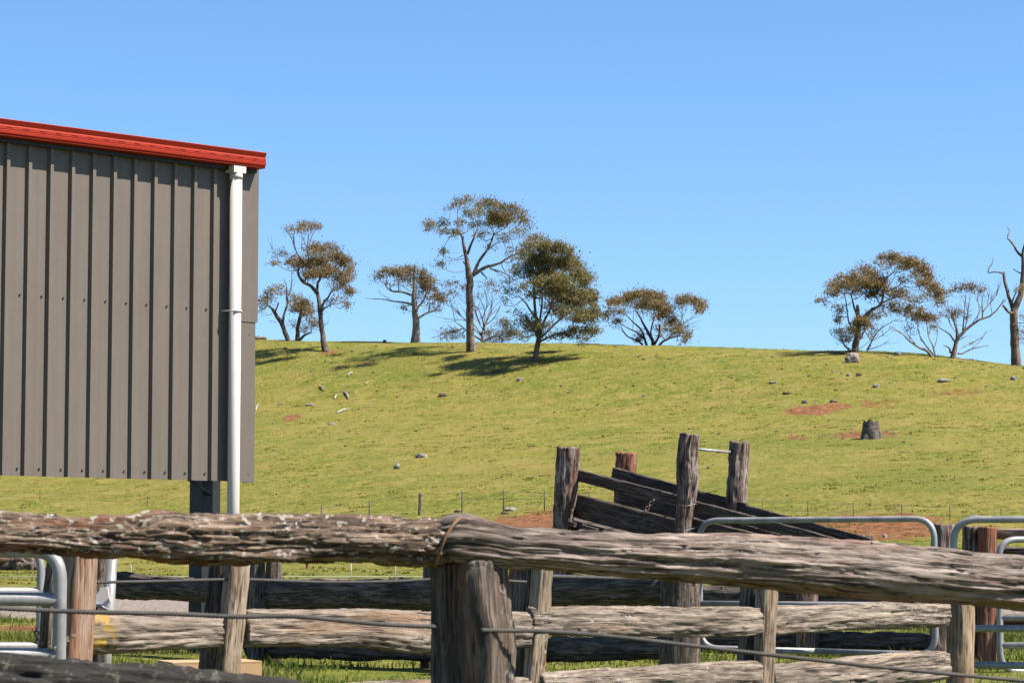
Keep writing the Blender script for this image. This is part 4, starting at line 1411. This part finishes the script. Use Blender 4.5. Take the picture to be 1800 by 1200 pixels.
class Tree:
    def __init__(self, label, X, Y, leaf, bark, seed, group='gum trees along the hill crest', behind=0.0, name='gum_tree', twig=None, depth=1.0):
        self.depth = depth
        self.rng = np.random.default_rng(seed)
        q = hit(X, Y)
        if behind:
            u = q[0] / q[1]
            q = np.array((u * (q[1] + behind), q[1] + behind, 0.0))
            q[2] = terrain(q[0], q[1])
        self.d = q[1]
        self.q = q
        self.X, self.Y = X, Y
        self.root = thing(name, tuple(q), label, 'tree', group)
        self.leaf, self.bark = leaf, bark
        self.twig_m = twig or M_TWIG
        self.skel = []          # (point, radius) samples of limbs for attaching twigs
        self.twigs = []
        self.leaves = []
        self.zoff = q[2] - at(X, Y, self.d)[2]

    def p(self, X, Y, off=0.0):
        v = at(X, Y, self.d + off)
        return v

    def limb(self, rows, name='limb', offs=None, na=8, flare=False):
        """rows (X, Y, radius px); depth wanders a little so the limb is not flat"""
        n = len(rows)
        if offs is None:
            e = self.rng.normal(0, 1) * 1.0
            offs = [e * (i / max(1, n - 1)) for i in range(n)]
        P = np.array([tuple(self.p(X, Y, o)) + (r * self.d / FPX,) for (X, Y, r), o in zip(rows, offs)])
        if name == 'trunk':
            P[0, 2] = min(P[0, 2], float(terrain(P[0, 0], P[0, 1]))) - 0.15
        S = smooth_path(P, max(8, 7 * n))
        ln = len(S)
        S[:, :3] += 0.10 * np.stack([noise(np.arange(ln) * 0.23 + 7 * k + self.d, 0.5, 0.5) for k in range(3)], 1) * np.sin(np.linspace(0, math.pi, ln))[:, None] * min(1.0, S[0, 3] * 8)
        S[:, 3] *= 1 + 0.13 * noise(np.arange(ln) * 0.6 + 3 * self.d, 1.5, 2.5)
        self.skel += [tuple(s) for s in S[ln // 3:]]
        tube(name, S, self.bark, self.root, na)
        return self

    def blob(self, X, Y, rx, ry, dens=1.0, off=None, dome=True, size=1.0):
        """foliage spray: leaf tufts on the upper shell of an ellipsoid, with twigs running up to it"""
        rng = self.rng
        rx, ry = rx * 1.08, ry * 1.08
        k = self.d / FPX
        if off is None:
            off = rng.normal(0, self.depth)
        c = self.p(X, Y, off)
        R = np.array((rx * k, min(rx, 30) * k * 0.8, ry * k))
        area = rx * ry
        nt_ = max(4, int(area / 11.0 * dens ** 0.5))
        dirs = rng.normal(size=(nt_, 3))
        dirs /= np.linalg.norm(dirs, axis=1)[:, None]
        if dome:
            dirs[:, 2] = np.abs(dirs[:, 2]) * 1.25 - 0.35
        rad = rng.uniform(0.35, 1.0, nt_) ** 0.5
        T = c + dirs * rad[:, None] * R
        # twigs
        if self.skel:
            sk = np.array(self.skel)
            below = c + np.array((0, 0, -R[2] * 1.2))
            dist = np.linalg.norm((sk[:, :3] - below) * np.array((1, 0.6, 1)), axis=1) + np.where(sk[:, 2] > c[2], 1.0, 0)
            a = sk[np.argmin(dist)]
            hub = c + np.array((0, 0, -R[2] * 0.55)) + rng.normal(0, 0.1, 3)
            r0 = min(a[3] * 0.6, 0.02 + 0.011 * math.sqrt(area) * 0.25)
            m1 = a[:3] * 0.5 + hub * 0.5 + np.array((0, 0, -0.12 * np.linalg.norm(hub - a[:3])))
            self.twigs.append(smooth_path([tuple(a[:3]) + (r0,), tuple(m1) + (r0 * 0.8,), tuple(hub) + (r0 * 0.55,)], 8))
            for t_ in T[rng.permutation(nt_)[:max(3, min(16, nt_ // 2))]]:
                mm = (hub + t_) / 2 + rng.normal(0, 0.12, 3) * np.array((1, 1, 0.5)) * R.mean()
                self.twigs.append(smooth_path([tuple(hub) + (r0 * 0.45,), tuple(mm) + (r0 * 0.3 + 0.004,), tuple(t_) + (0.008,)], 6))
        nl_ = int(66 * dens)
        tr = rng.uniform(0.55, 1.3, nt_) * 6.2 * k * size
        L = np.repeat(T, nl_, 0) + rng.normal(size=(nt_ * nl_, 3)) * np.repeat(tr, nl_)[:, None] * np.array((1.0, 1.0, 0.72))
        self.leaves.append(L)
        return self

    def bare(self, X0, Y0, X1, Y1, r=0.9, sub=3, spread=0.35):
        """leafless branchlet with side twigs"""
        rng = self.rng
        k = self.d / FPX
        o = rng.normal(0, 0.5)
        a, b_ = self.p(X0, Y0, o * 0.3), self.p(X1, Y1, o)
        m1 = (a + b_) / 2 + rng.normal(0, 0.08, 3) * np.linalg.norm(b_ - a)
        S = smooth_path([tuple(a) + (r * k,), tuple(m1) + (r * k * 0.75,), tuple(b_) + (r * k * 0.3,)], 10)
        self.twigs.append(S)
        for i in range(sub):
            s = S[rng.integers(3, 9)]
            v = (b_ - a) * rng.uniform(0.25, 0.5) + rng.normal(0, spread, 3) * np.linalg.norm(b_ - a) * 0.5 + np.array((0, 0, 0.1))
            self.twigs.append(smooth_path([tuple(s[:3]) + (s[3] * 0.7,), tuple(s[:3] + v * 0.5 + rng.normal(0, 0.05, 3)) + (s[3] * 0.5,), tuple(s[:3] + v) + (0.007,)], 6))
        return self

    def done(self, lsize=0.165):
        rng = self.rng
        if self.twigs:
            V, F = join([tube_geo(t_, 4, False) for t_ in self.twigs])
            obj('branchlets', V, F, self.twig_m, self.root, True, kind='stuff')
        if self.leaves:
            L = np.vstack(self.leaves)
            n = len(L)
            d1 = rng.normal(size=(n, 3)); d1[:, 2] -= 0.7
            d1 /= np.linalg.norm(d1, axis=1)[:, None]
            d2 = np.cross(d1, rng.normal(size=(n, 3)))
            d2 /= np.linalg.norm(d2, axis=1)[:, None] + 1e-9
            ls = lsize * rng.uniform(0.6, 1.3, n)
            a = d1 * (ls * 0.5)[:, None]
            b_ = d2 * (ls * 0.21)[:, None]
            V = np.stack([L - a, L + b_, L + a, L - b_], 1).reshape(-1, 3)
            F = (np.arange(n)[:, None] * 4 + np.arange(4)[None, :])
            obj('crown', V, F, self.leaf, self.root, False, kind='stuff')


# leaning pair of trees behind the left tree
t = Tree('leaning dark gum nearest the shed with a sparse crown', 508, 599, M_LEAF, M_BARKD, 1)
t.limb([(508, 599, 4.6), (500, 580, 4.2), (490, 560, 3.8), (479, 543, 3.0)], 'trunk')
t.limb([(497, 572, 2.6), (499, 555, 2.2), (505, 532, 1.6), (504, 505, 1.0)]).limb([(480, 545, 2.0), (472, 537, 1.4), (462, 543, 0.8)]).limb([(484, 548, 1.6), (490, 532, 1.1)])
for b_ in ((464, 531, 13, 8, .8), (479, 515, 13, 8, .8), (492, 510, 12, 7, .5), (470, 522, 10, 6, .7), (506, 517, 12, 8, .35), (459, 545, 5, 4, .5)):
    t.blob(*b_)
t.bare(486, 567, 475, 565, .6).bare(503, 530, 498, 488, 1, 4).bare(508, 520, 512, 480, .9, 4)
t.done()
t = Tree('short dark gum with a dense brown head between two trunks', 522, 599, M_LEAFB, M_BARKD, 2)
t.limb([(522, 599, 4.4), (524, 575, 3.6), (528, 550, 3.0), (531, 530, 2.2)], 'trunk').limb([(526, 598, 3), (534, 590, 2.2), (548, 583, 1.2)]).limb([(527, 560, 1.8), (540, 545, 1.2)])
for b_ in ((527, 540, 17, 15, 1.1), (540, 552, 12, 8, .8), (521, 528, 12, 9, .7), (546, 570, 14, 8, .9), (535, 580, 12, 7, .5), (550, 545, 14, 6, .6), (517, 572, 5, 5, .5)):
    t.blob(*b_)
t.done()
t = Tree('big left gum with leaning trunk and a high separate top tuft', 572, 618, M_LEAFB, M_BARKD, 3, depth=1.7)
t.limb([(574, 619, 8), (569, 600, 5.2), (565, 575, 4.4), (563, 550, 4.0), (561, 530, 3.6), (557, 512, 3.2)], 'trunk', na=12)
t.limb([(558, 516, 3.6), (546, 502, 3.0), (532, 495, 2.6), (524, 480, 2.2), (527, 468, 1.4)]).limb([(557, 514, 2.6), (560, 495, 2.2), (566, 475, 1.4)]).limb([(563, 545, 2.4), (574, 525, 1.8), (586, 508, 1.2)])
t.limb([(563, 552, 2), (572, 540, 1.5), (584, 534, .9)]).limb([(535, 496, 1.8), (545, 470, 1.4), (540, 440, 1.1), (543, 412, .7)]).limb([(540, 470, 1.4), (520, 440, 1.0), (516, 410, .6)])
for b_ in ((566, 438, 30, 9, .9), (548, 446, 14, 8, .7), (592, 452, 16, 9, 1.0), (608, 463, 10, 13, 1.1), (613, 479, 6, 12, 1.1), (548, 467, 38, 13, 1.0), (520, 460, 20, 9, .8), (495, 447, 14, 7, .5), (488, 462, 10, 5, .7), (574, 482, 36, 14, .9), (600, 490, 14, 12, .8), (545, 484, 20, 8, .6), (592, 505, 20, 9, .4), (617, 515, 8, 9, 1.1), (611, 537, 3, 5, .9), (585, 532, 10, 5, .7), (606, 498, 6, 6, .9), (598, 523, 8, 5, .4), (575, 455, 25, 10, .6)):
    t.blob(*b_)
for b_ in ((552, 399, 13, 7, 1.0), (540, 396, 12, 6, .8), (522, 403, 14, 4, .7), (507, 403, 8, 4, .5), (535, 403, 12, 5, .5)):
    t.blob(*b_)
t.bare(540, 440, 528, 408, .8, 3).bare(542, 435, 552, 405, .8, 3).bare(518, 440, 505, 410, .7, 3).bare(490, 458, 476, 430, .7, 3).bare(487, 465, 464, 465, .7, 2).bare(516, 430, 512, 408, .6, 2).bare(530, 440, 530, 405, .7, 2)
t.bare(478, 440, 478, 425, .5, 1).bare(566, 575, 580, 560, .6, 2)
t.done()
# broken top tree
t = Tree('broken topped gum with a bare spire through its crown', 730, 602, M_LEAFB, M_BARKP, 4)
t.limb([(730, 603, 10.5), (731, 592, 8), (731, 570, 6.4), (730, 545, 5.6), (728, 520, 4.6), (729, 500, 3.4), (729, 482, 2.6), (729.5, 463, 1.2)], 'trunk', na=12)
t.limb([(729, 537, 2.6), (712, 532, 1.8), (690, 529, 1.2), (670, 526, .9), (643, 524, .4)]).limb([(728, 520, 2.4), (706, 513, 1.8), (688, 511, 1.6), (678, 500, 1.2), (672, 487, .7)]).limb([(734, 560, 2.2), (750, 550, 1.7), (764, 545, 1.2), (772, 535, .7)]).limb([(730, 545, 2), (744, 528, 1.4), (750, 512, .8)])
for b_ in ((680, 480, 17, 7, 1.0), (698, 478, 14, 6, 1.0), (668, 487, 8, 5, .9), (716, 476, 18, 6, 1.1), (742, 481, 10, 7, 1.1), (750, 494, 12, 10, 1.2), (754, 508, 10, 8, 1.2), (765, 522, 12, 7, 1.0), (776, 530, 10, 7, 1.0), (768, 542, 12, 5, .6), (742, 500, 8, 16, .9), (695, 492, 22, 7, .4), (715, 490, 14, 10, .7), (710, 502, 12, 6, .4), (685, 500, 10, 6, .3), (742, 522, 12, 8, .5), (712, 541, 6, 3, .6), (752, 535, 10, 6, .5)):
    t.blob(*b_)
t.bare(690, 529, 664, 512, .6, 2).bare(676, 490, 650, 474, .6, 3).bare(660, 497, 655, 490, .4, 1)
t.done()
# tall tree
t = Tree('tallest gum with long straight trunk and open high crown', 828, 618, M_LEAF, M_BARK, 5, depth=1.9)
t.limb([(829, 620, 9), (827, 600, 7.6), (826, 570, 6.9), (826, 530, 6.4), (826, 500, 6.4), (824, 483, 6.0), (821, 462, 4.0), (818, 445, 3.2), (815, 430, 2.6), (812, 414, 1.8)], 'trunk', na=14)
t.limb([(822, 446, 2.6), (828, 430, 2.1), (834, 416, 1.5)]).limb([(826, 486, 4.0), (840, 478, 3.4), (858, 468, 2.8), (878, 462, 2.0), (895, 452, 1.4), (905, 447, .8)]).limb([(833, 480, 3.0), (842, 460, 2.6), (852, 445, 2.2), (862, 428, 1.8), (868, 412, 1.2)]).limb([(822, 470, 1.6), (814, 460, 1.1)]).limb([(846, 478, 1.6), (856, 490, .9)]).limb([(862, 472, 1.6), (880, 478, 1.1), (900, 487, .5)])
t.limb([(815, 418, 1.6), (806, 410, 1.2), (792, 410, .9), (772, 402, .5)])
t.limb([(832, 614, 3), (838, 606, 2.2), (839, 600, 1.0)])
for b_ in ((756, 397, 14, 8, .7), (774, 394, 12, 7, .7), (764, 403, 14, 5, .5), (804, 358, 14, 7, .7), (822, 352, 12, 6, .7), (794, 366, 10, 4, .6), (802, 409, 16, 5, .8), (782, 408, 8, 5, .6), (830, 377, 16, 9, .7), (808, 392, 8, 5, .9), (856, 359, 18, 8, 1.0), (846, 372, 12, 8, .6), (888, 367, 24, 7, .9), (910, 374, 12, 8, .8), (876, 390, 14, 14, 1.7), (868, 382, 14, 10, 1.1), (888, 384, 12, 10, 1.2), (918, 388, 12, 10, .8), (928, 398, 8, 8, .5), (912, 408, 14, 10, .5), (928, 418, 8, 8, .3), (846, 413, 14, 6, .7), (884, 422, 16, 7, .5), (898, 442, 12, 8, .4), (778, 442, 4, 4, .8), (775, 466, 3, 5, .8), (830, 398, 10, 5, .7), (866, 434, 10, 4, .5), (850, 392, 10, 8, .5), (900, 455, 10, 5, .4), (840, 392, 9, 6, .4)):
    t.blob(*b_)
t.bare(815, 455, 785, 458, .6, 4).bare(795, 412, 778, 440, .7, 3).bare(780, 440, 775, 466, .5, 2).bare(880, 462, 910, 495, .9, 4).bare(895, 450, 925, 430, .8, 4).bare(860, 470, 905, 500, .8, 3).bare(858, 440, 905, 420, .8, 4)
t.done()
# sparse small trees behind the tall one
t = Tree('sparse twiggy little gum just behind the tallest trunk', 850, 604, M_LEAFP, M_BARK, 6, behind=7, twig=M_BARK)
t.limb([(850, 606, 3), (848, 590, 2.4), (850, 575, 2.0), (846, 555, 1.2), (840, 540, .8)], 'trunk').limb([(850, 580, 1.6), (858, 555, 1.1), (864, 535, .7)]).limb([(846, 598, 1.8), (820, 580, 1.3), (800, 565, .8)]).limb([(852, 598, 1.8), (872, 590, 1.4), (886, 598, .9)])
for b_ in ((792, 500, 12, 7, .4), (810, 506, 12, 6, .35), (798, 516, 10, 4, .4), (788, 583, 20, 6, .4), (800, 594, 16, 5, .4), (855, 500, 14, 6, .35), (868, 510, 10, 7, .35), (862, 586, 16, 5, .6), (885, 568, 10, 8, .7), (890, 585, 12, 8, .6), (905, 590, 14, 7, .5), (845, 520, 10, 6, .25), (780, 592, 12, 4, .35), (875, 597, 20, 5, .5)):
    t.blob(b_[0], b_[1], b_[2], b_[3], b_[4] * 1.5)
for (a, b2, c, d2) in ((848, 580, 845, 525, ), (850, 575, 868, 520), (846, 590, 800, 540), (846, 588, 780, 560), (845, 570, 815, 510), (855, 570, 880, 540), (840, 560, 835, 520), (852, 585, 835, 545), (800, 566, 790, 520), (815, 578, 770, 590), (848, 560, 856, 510)):
    t.bare(a, b2, c, d2, 1.0, 5, 0.4)
t.done()
# dense tree
t = Tree('dense rounded green gum standing over its own dark shadow', 941, 635, M_LEAFG, M_BARK, 7, depth=1.9)
t.limb([(940, 636, 6), (943, 618, 5.0), (946, 603, 4.6), (947, 590, 4.0), (944, 565, 3.0), (940, 535, 2.4), (938, 505, 1.6), (940, 475, 1.0)], 'trunk', na=12)
t.limb([(946, 598, 3), (955, 570, 2.4), (966, 545, 1.9), (972, 520, 1.3)]).limb([(946, 590, 2.6), (950, 560, 2.0), (953, 530, 1.6), (952, 500, 1.1)]).limb([(942, 560, 2), (926, 535, 1.5), (912, 520, .9)]).limb([(946, 595, 2.2), (935, 570, 1.6), (925, 555, 1.0)]).limb([(949, 600, 2.2), (970, 590, 1.7), (995, 582, 1.2), (1015, 575, .8)]).limb([(950, 594, 2.2), (975, 570, 1.7), (1000, 550, 1.2)])
for b_ in ((946, 421, 12, 8, 1.0), (930, 432, 12, 9, 1.1), (957, 438, 24, 14, 1.3), (984, 437, 16, 10, 1.2), (995, 447, 10, 12, 1.2), (925, 450, 18, 13, 1.0), (953, 462, 32, 18, 1.3), (992, 468, 22, 16, 1.2), (1010, 464, 12, 14, 1.1), (1018, 488, 18, 16, 1.2), (1032, 498, 12, 16, 1.1), (985, 500, 28, 18, 1.1), (1012, 522, 26, 18, 1.0), (1036, 528, 14, 20, 1.2), (1044, 555, 10, 22, 1.1), (1025, 560, 20, 20, .9), (1005, 555, 24, 16, .7), (1040, 582, 10, 14, 1.0), (1015, 586, 22, 12, .8), (1030, 600, 10, 6, .8), (990, 590, 20, 8, .7), (960, 490, 28, 16, .9), (920, 480, 20, 14, .7), (905, 470, 8, 8, .6), (898, 495, 13, 9, .45), (905, 512, 14, 8, .5), (892, 528, 12, 7, .45), (900, 546, 14, 7, .4), (915, 560, 12, 7, .35), (925, 568, 20, 10, .8), (935, 580, 16, 9, .8), (965, 500, 30, 12, 1.0), (950, 478, 30, 10, 1.0), (990, 515, 24, 10, 1.0), (1008, 540, 24, 10, .9), (930, 505, 18, 10, .7), (955, 572, 20, 12, .6), (970, 545, 20, 14, .7), (890, 512, 7, 6, .4), (950, 520, 26, 14, .6), (915, 590, 16, 6, .5), (900, 580, 12, 7, .5), (975, 520, 18, 14, .8), (1000, 530, 20, 16, .8), (960, 590, 18, 7, .5)):
    t.blob(b_[0], b_[1], b_[2], b_[3], b_[4] * 0.8)
t.done(0.175)
# multi stemmed tree
t = Tree('low spreading many stemmed gum alone in the middle of the crest', 1148, 607, M_LEAFB, M_BARKD, 8, behind=3, depth=1.6)
t.limb([(1148, 610, 4), (1147, 598, 3.2), (1140, 585, 2.6), (1132, 570, 2.0), (1124, 556, 1.4), (1116, 545, .9)], 'trunk')
t.limb([(1137, 608, 2.4), (1133, 595, 2.0), (1128, 580, 1.6), (1112, 565, 1.1), (1100, 553, .7)]).limb([(1130, 606, 1.8), (1118, 597, 1.5), (1102, 590, 1.2), (1092, 575, .7)]).limb([(1133, 597, 1.6), (1122, 585, 1.3), (1105, 577, 1.0), (1090, 568, .6)]).limb([(1150, 606, 2.4), (1158, 590, 1.8), (1160, 570, 1.2)]).limb([(1158, 608, 2.4), (1168, 598, 2.0), (1184, 592, 1.4), (1200, 590, .8)]).limb([(1148, 600, 2), (1144, 585, 1.5), (1148, 565, 1.0)]).limb([(1176, 594, 1.8), (1187, 582, 1.5), (1195, 570, 1.2), (1200, 555, .8)]).limb([(1195, 571, 1.1), (1205, 566, .8), (1217, 557, .5)])
for b_ in ((1112, 521, 18, 7, 1.2), (1128, 517, 18, 6, 1.3), (1140, 522, 14, 8, 1.3), (1155, 525, 12, 9, 1.3), (1100, 528, 14, 7, 1.0), (1085, 530, 12, 8, .9), (1076, 532, 8, 8, .9), (1082, 548, 14, 7, .9), (1066, 558, 6, 6, 1.1), (1083, 564, 6, 5, 1.1), (1120, 535, 24, 9, .7), (1146, 538, 18, 12, 1.1), (1163, 540, 12, 12, 1.2), (1172, 552, 12, 10, 1.2), (1180, 565, 12, 9, 1.1), (1190, 576, 10, 7, 1.0), (1194, 585, 10, 6, .9), (1206, 592, 5, 9, 1.1), (1160, 560, 14, 9, .6), (1164, 578, 14, 8, .5), (1176, 585, 12, 7, .5), (1120, 550, 18, 6, .3), (1120, 596, 4, 5, .9), (1128, 590, 4, 5, .5), (1165, 592, 12, 6, .4), (1205, 600, 9, 5, .8)):
    t.blob(*b_)
for b_ in ((1196, 528, 12, 6, 1.2), (1212, 527, 14, 6, 1.3), (1226, 533, 10, 8, 1.3), (1234, 545, 6, 8, 1.2), (1190, 537, 7, 5, .7), (1222, 546, 9, 5, .8)):
    t.blob(*b_)
t.bare(1187, 580, 1232, 562, .6, 3).bare(1196, 573, 1228, 572, .5, 2).bare(1102, 590, 1080, 575, .6, 3).bare(1200, 560, 1200, 540, .6, 3)
t.done()
# large right tree
t = Tree('large right gum with wide arched crown above a boulder', 1502, 619, M_LEAFB, M_BARK, 9, depth=1.8)
t.limb([(1502, 622, 8), (1504, 605, 6.2), (1507, 588, 5.4), (1509, 570, 4.6), (1508, 552, 3.8), (1507, 536, 2.8)], 'trunk', na=12)
t.limb([(1509, 572, 4), (1518, 558, 3.2), (1530, 546, 2.9), (1545, 538, 2.6), (1551, 528, 2.2), (1553, 512, 1.8), (1557, 492, 1.4), (1572, 477, .9)]).limb([(1549, 533, 1.8), (1562, 527, 1.4), (1578, 522, 1.0), (1595, 520, .5)]).limb([(1513, 566, 2.2), (1525, 555, 1.6), (1533, 540, 1.0)]).limb([(1508, 560, 2.2), (1500, 535, 1.6), (1495, 515, 1.0)]).limb([(1506, 590, 1.8), (1492, 565, 1.4), (1487, 530, 1.0), (1484, 510, .6)]).limb([(1512, 596, 1.8), (1520, 580, 1.2), (1528, 568, .7)]).limb([(1553, 514, 1.4), (1575, 505, 1.1), (1592, 492, .8), (1610, 488, .5)]).limb([(1524, 616, 1.8), (1532, 600, 1.3), (1545, 580, 1.0), (1570, 564, .5)])
t.limb([(1496, 618, 1.8), (1484, 606, 1.4), (1476, 592, .8)])
for b_ in ((1560, 453, 14, 5, 1.2), (1575, 456, 14, 6, 1.0), (1548, 463, 12, 5, .6), (1594, 460, 14, 6, 1.3), (1608, 464, 12, 7, 1.3), (1620, 473, 11, 9, 1.3), (1628, 487, 9, 11, 1.3), (1622, 498, 12, 7, 1.0), (1634, 503, 6, 8, 1.0), (1645, 507, 9, 9, 1.2), (1648, 520, 7, 12, 1.1), (1650, 532, 5, 7, .9), (1590, 472, 18, 8, .5), (1605, 485, 12, 6, .6), (1590, 492, 18, 5, .5), (1562, 470, 10, 6, .4), (1570, 462, 10, 5, .6),
           (1517, 476, 14, 6, .9), (1500, 480, 10, 5, .5), (1530, 484, 14, 8, 1.0), (1542, 494, 14, 9, 1.1), (1505, 495, 22, 9, 1.2), (1528, 501, 24, 10, 1.3), (1485, 502, 18, 9, .9), (1468, 503, 12, 7, 1.0), (1459, 516, 9, 8, .9), (1475, 513, 12, 6, .6), (1442, 529, 6, 4, .7), (1478, 487, 8, 5, .7), (1550, 510, 14, 9, .8), (1540, 520, 16, 8, .8), (1512, 514, 18, 7, .6), (1586, 517, 15, 6, 1.0), (1568, 512, 10, 5, .8), (1570, 518, 10, 6, .5), (1577, 545, 15, 8, .7), (1566, 535, 14, 6, .6), (1595, 543, 9, 8, .9), (1592, 552, 8, 6, .6), (1546, 552, 12, 8, .6), (1530, 556, 10, 7, .6), (1514, 568, 13, 9, 1.5), (1505, 578, 9, 6, 1.1), (1474, 545, 4, 10, .9), (1475, 565, 5, 9, .9), (1477, 583, 9, 7, .8), (1485, 596, 11, 7, .8), (1495, 585, 8, 10, .6), (1528, 590, 8, 9, .4), (1530, 575, 10, 6, .6), (1600, 526, 10, 5, .7), (1628, 520, 8, 6, .8), (1615, 529, 8, 4, .5)):
    t.blob(*b_)
t.bare(1551, 510, 1575, 478, .9, 3).bare(1525, 614, 1563, 600, .9, 3).bare(1535, 598, 1575, 570, .8, 4).bare(1530, 610, 1530, 560, .7, 3).bare(1460, 530, 1442, 530, .5, 2).bare(1500, 530, 1470, 545, .6, 3).bare(1505, 515, 1490, 490, .6, 3).bare(1480, 598, 1463, 590, .5, 2)
t.done()
# spreading bare tree(s)
t = Tree('pale sprawling gum with a leafy tuft, left of the bare spreading one', 1641, 628, M_LEAFB, M_BARKP, 10, twig=M_BARKP)
t.limb([(1642, 629, 3), (1630, 618, 2.6), (1614, 609, 2.2), (1598, 599, 1.8), (1588, 588, 1.2), (1577, 580, .8), (1563, 574, .5)], 'trunk')
t.limb([(1645, 628, 2.0), (1640, 610, 1.4), (1632, 590, 1.0), (1629, 570, .6)]).limb([(1640, 622, 1.6), (1622, 600, 1.2), (1614, 580, .8), (1614, 565, .5)])
for b_ in ((1622, 556, 14, 6, 1.0), (1634, 560, 10, 6, 1.1), (1642, 564, 6, 8, .9), (1618, 546, 5, 6, .9), (1608, 557, 8, 4, 1.1), (1598, 576, 5, 8, .35), (1640, 575, 5, 5, .4)):
    t.blob(*b_)
for v in ((1632, 590, 1636, 560), (1620, 600, 1618, 565), (1610, 605, 1590, 575), (1642, 612, 1646, 575), (1598, 598, 1592, 560), (1585, 586, 1565, 580)):
    t.bare(*v, .8, 3)
t.done()
t = Tree('bare spreading gum with upswept limbs beside the dead tree', 1677, 630, M_LEAFP, M_BARK, 11, twig=M_BARKP)
t.limb([(1674, 631, 6), (1677, 618, 4.6), (1680, 605, 3.8), (1685, 592, 3.0), (1700, 578, 2.4), (1715, 566, 2.0), (1728, 559, 1.7), (1744, 553, 1.4), (1756, 540, 1.0), (1766, 524, .5)], 'trunk', na=10)
t.limb([(1727, 560, 1.4), (1728, 547, 1.2), (1740, 533, 1.0), (1750, 518, .8), (1757, 500, .4)]).limb([(1727, 552, 1.1), (1726, 530, .9), (1731, 508, .4)]).limb([(1681, 602, 2.2), (1681, 580, 1.7), (1676, 562, 1.3), (1672, 545, .7)]).limb([(1678, 600, 1.6), (1666, 585, 1.2), (1648, 575, .6)]).limb([(1671, 620, 2.0), (1667, 610, 1.4), (1658, 607, .6)]).limb([(1684, 621, 1.6), (1692, 621, 1.3), (1708, 613, 1.0), (1738, 607, .4)]).limb([(1692, 585, 1.4), (1694, 560, 1.0), (1697, 520, .5)])
for b_ in ((1683, 507, 9, 5, .9), (1697, 503, 12, 4, .9), (1708, 509, 6, 5, .9), (1662, 513, 9, 4, .6), (1672, 548, 14, 5, .7), (1680, 555, 10, 5, .4), (1728, 511, 6, 5, .5), (1700, 558, 6, 4, .3), (1660, 552, 8, 5, .4)):
    t.blob(*b_)
for v in ((1690, 590, 1690, 520), (1697, 580, 1706, 515), (1681, 585, 1668, 540), (1705, 575, 1715, 525), (1676, 565, 1664, 520), (1716, 566, 1718, 520), (1744, 553, 1752, 510), (1752, 520, 1754, 495), (1708, 613, 1734, 580), (1690, 612, 1712, 600), (1682, 600, 1700, 590), (1735, 535, 1730, 500), (1756, 540, 1768, 528), (1704, 606, 1725, 594), (1686, 592, 1678, 540)):
    t.bare(*v, .85, 4)
t.done()
# dead tree at the right edge
t = Tree('dead bare gum with broken limbs at the right edge', 1786, 642, M_LEAFB, M_BARK, 12, name='dead_tree')
t.limb([(1787, 644, 9.5), (1785, 620, 8.4), (1783, 590, 7.6), (1782, 565, 7.0), (1783, 545, 6.6), (1789, 530, 5.6), (1795, 512, 4.6), (1798, 490, 4.0), (1799, 465, 3.8), (1798, 450, 3.4), (1802, 430, 2.6), (1808, 405, 1.4)], 'trunk', na=14)
t.limb([(1783, 548, 4.6), (1778, 536, 3.8), (1773, 520, 3.2), (1767, 500, 2.9), (1764, 478, 2.2)]).limb([(1765, 483, 1.4), (1758, 479, 1.3), (1748, 478, 1.2), (1737, 479, 1.0), (1739, 471, .9), (1744, 463, .8), (1746, 454, .4)]).limb([(1799, 452, 2.6), (1791, 446, 2.2), (1783, 434, 1.9), (1776, 424, 1.6), (1771, 417, 1.2), (1774, 408, .8), (1774, 401, .4)]).limb([(1797, 482, 1.6), (1790, 478, 1.2), (1781, 473, .8)]).limb([(1783, 553, 2.8), (1773, 548, 2.4), (1763, 537, 1.8)]).limb([(1778, 534, 1.6), (1782, 522, 1.3), (1787, 512, .9)])
for b_ in ((1793, 508, 6, 5, .9), (1803, 560, 10, 6, .5), (1800, 580, 8, 8, .5), (1798, 594, 6, 5, .4)):
    t.blob(*b_)
t.bare(1737, 479, 1735, 466, .5, 1).bare(1774, 405, 1771, 398, .4, 1)
t.done()
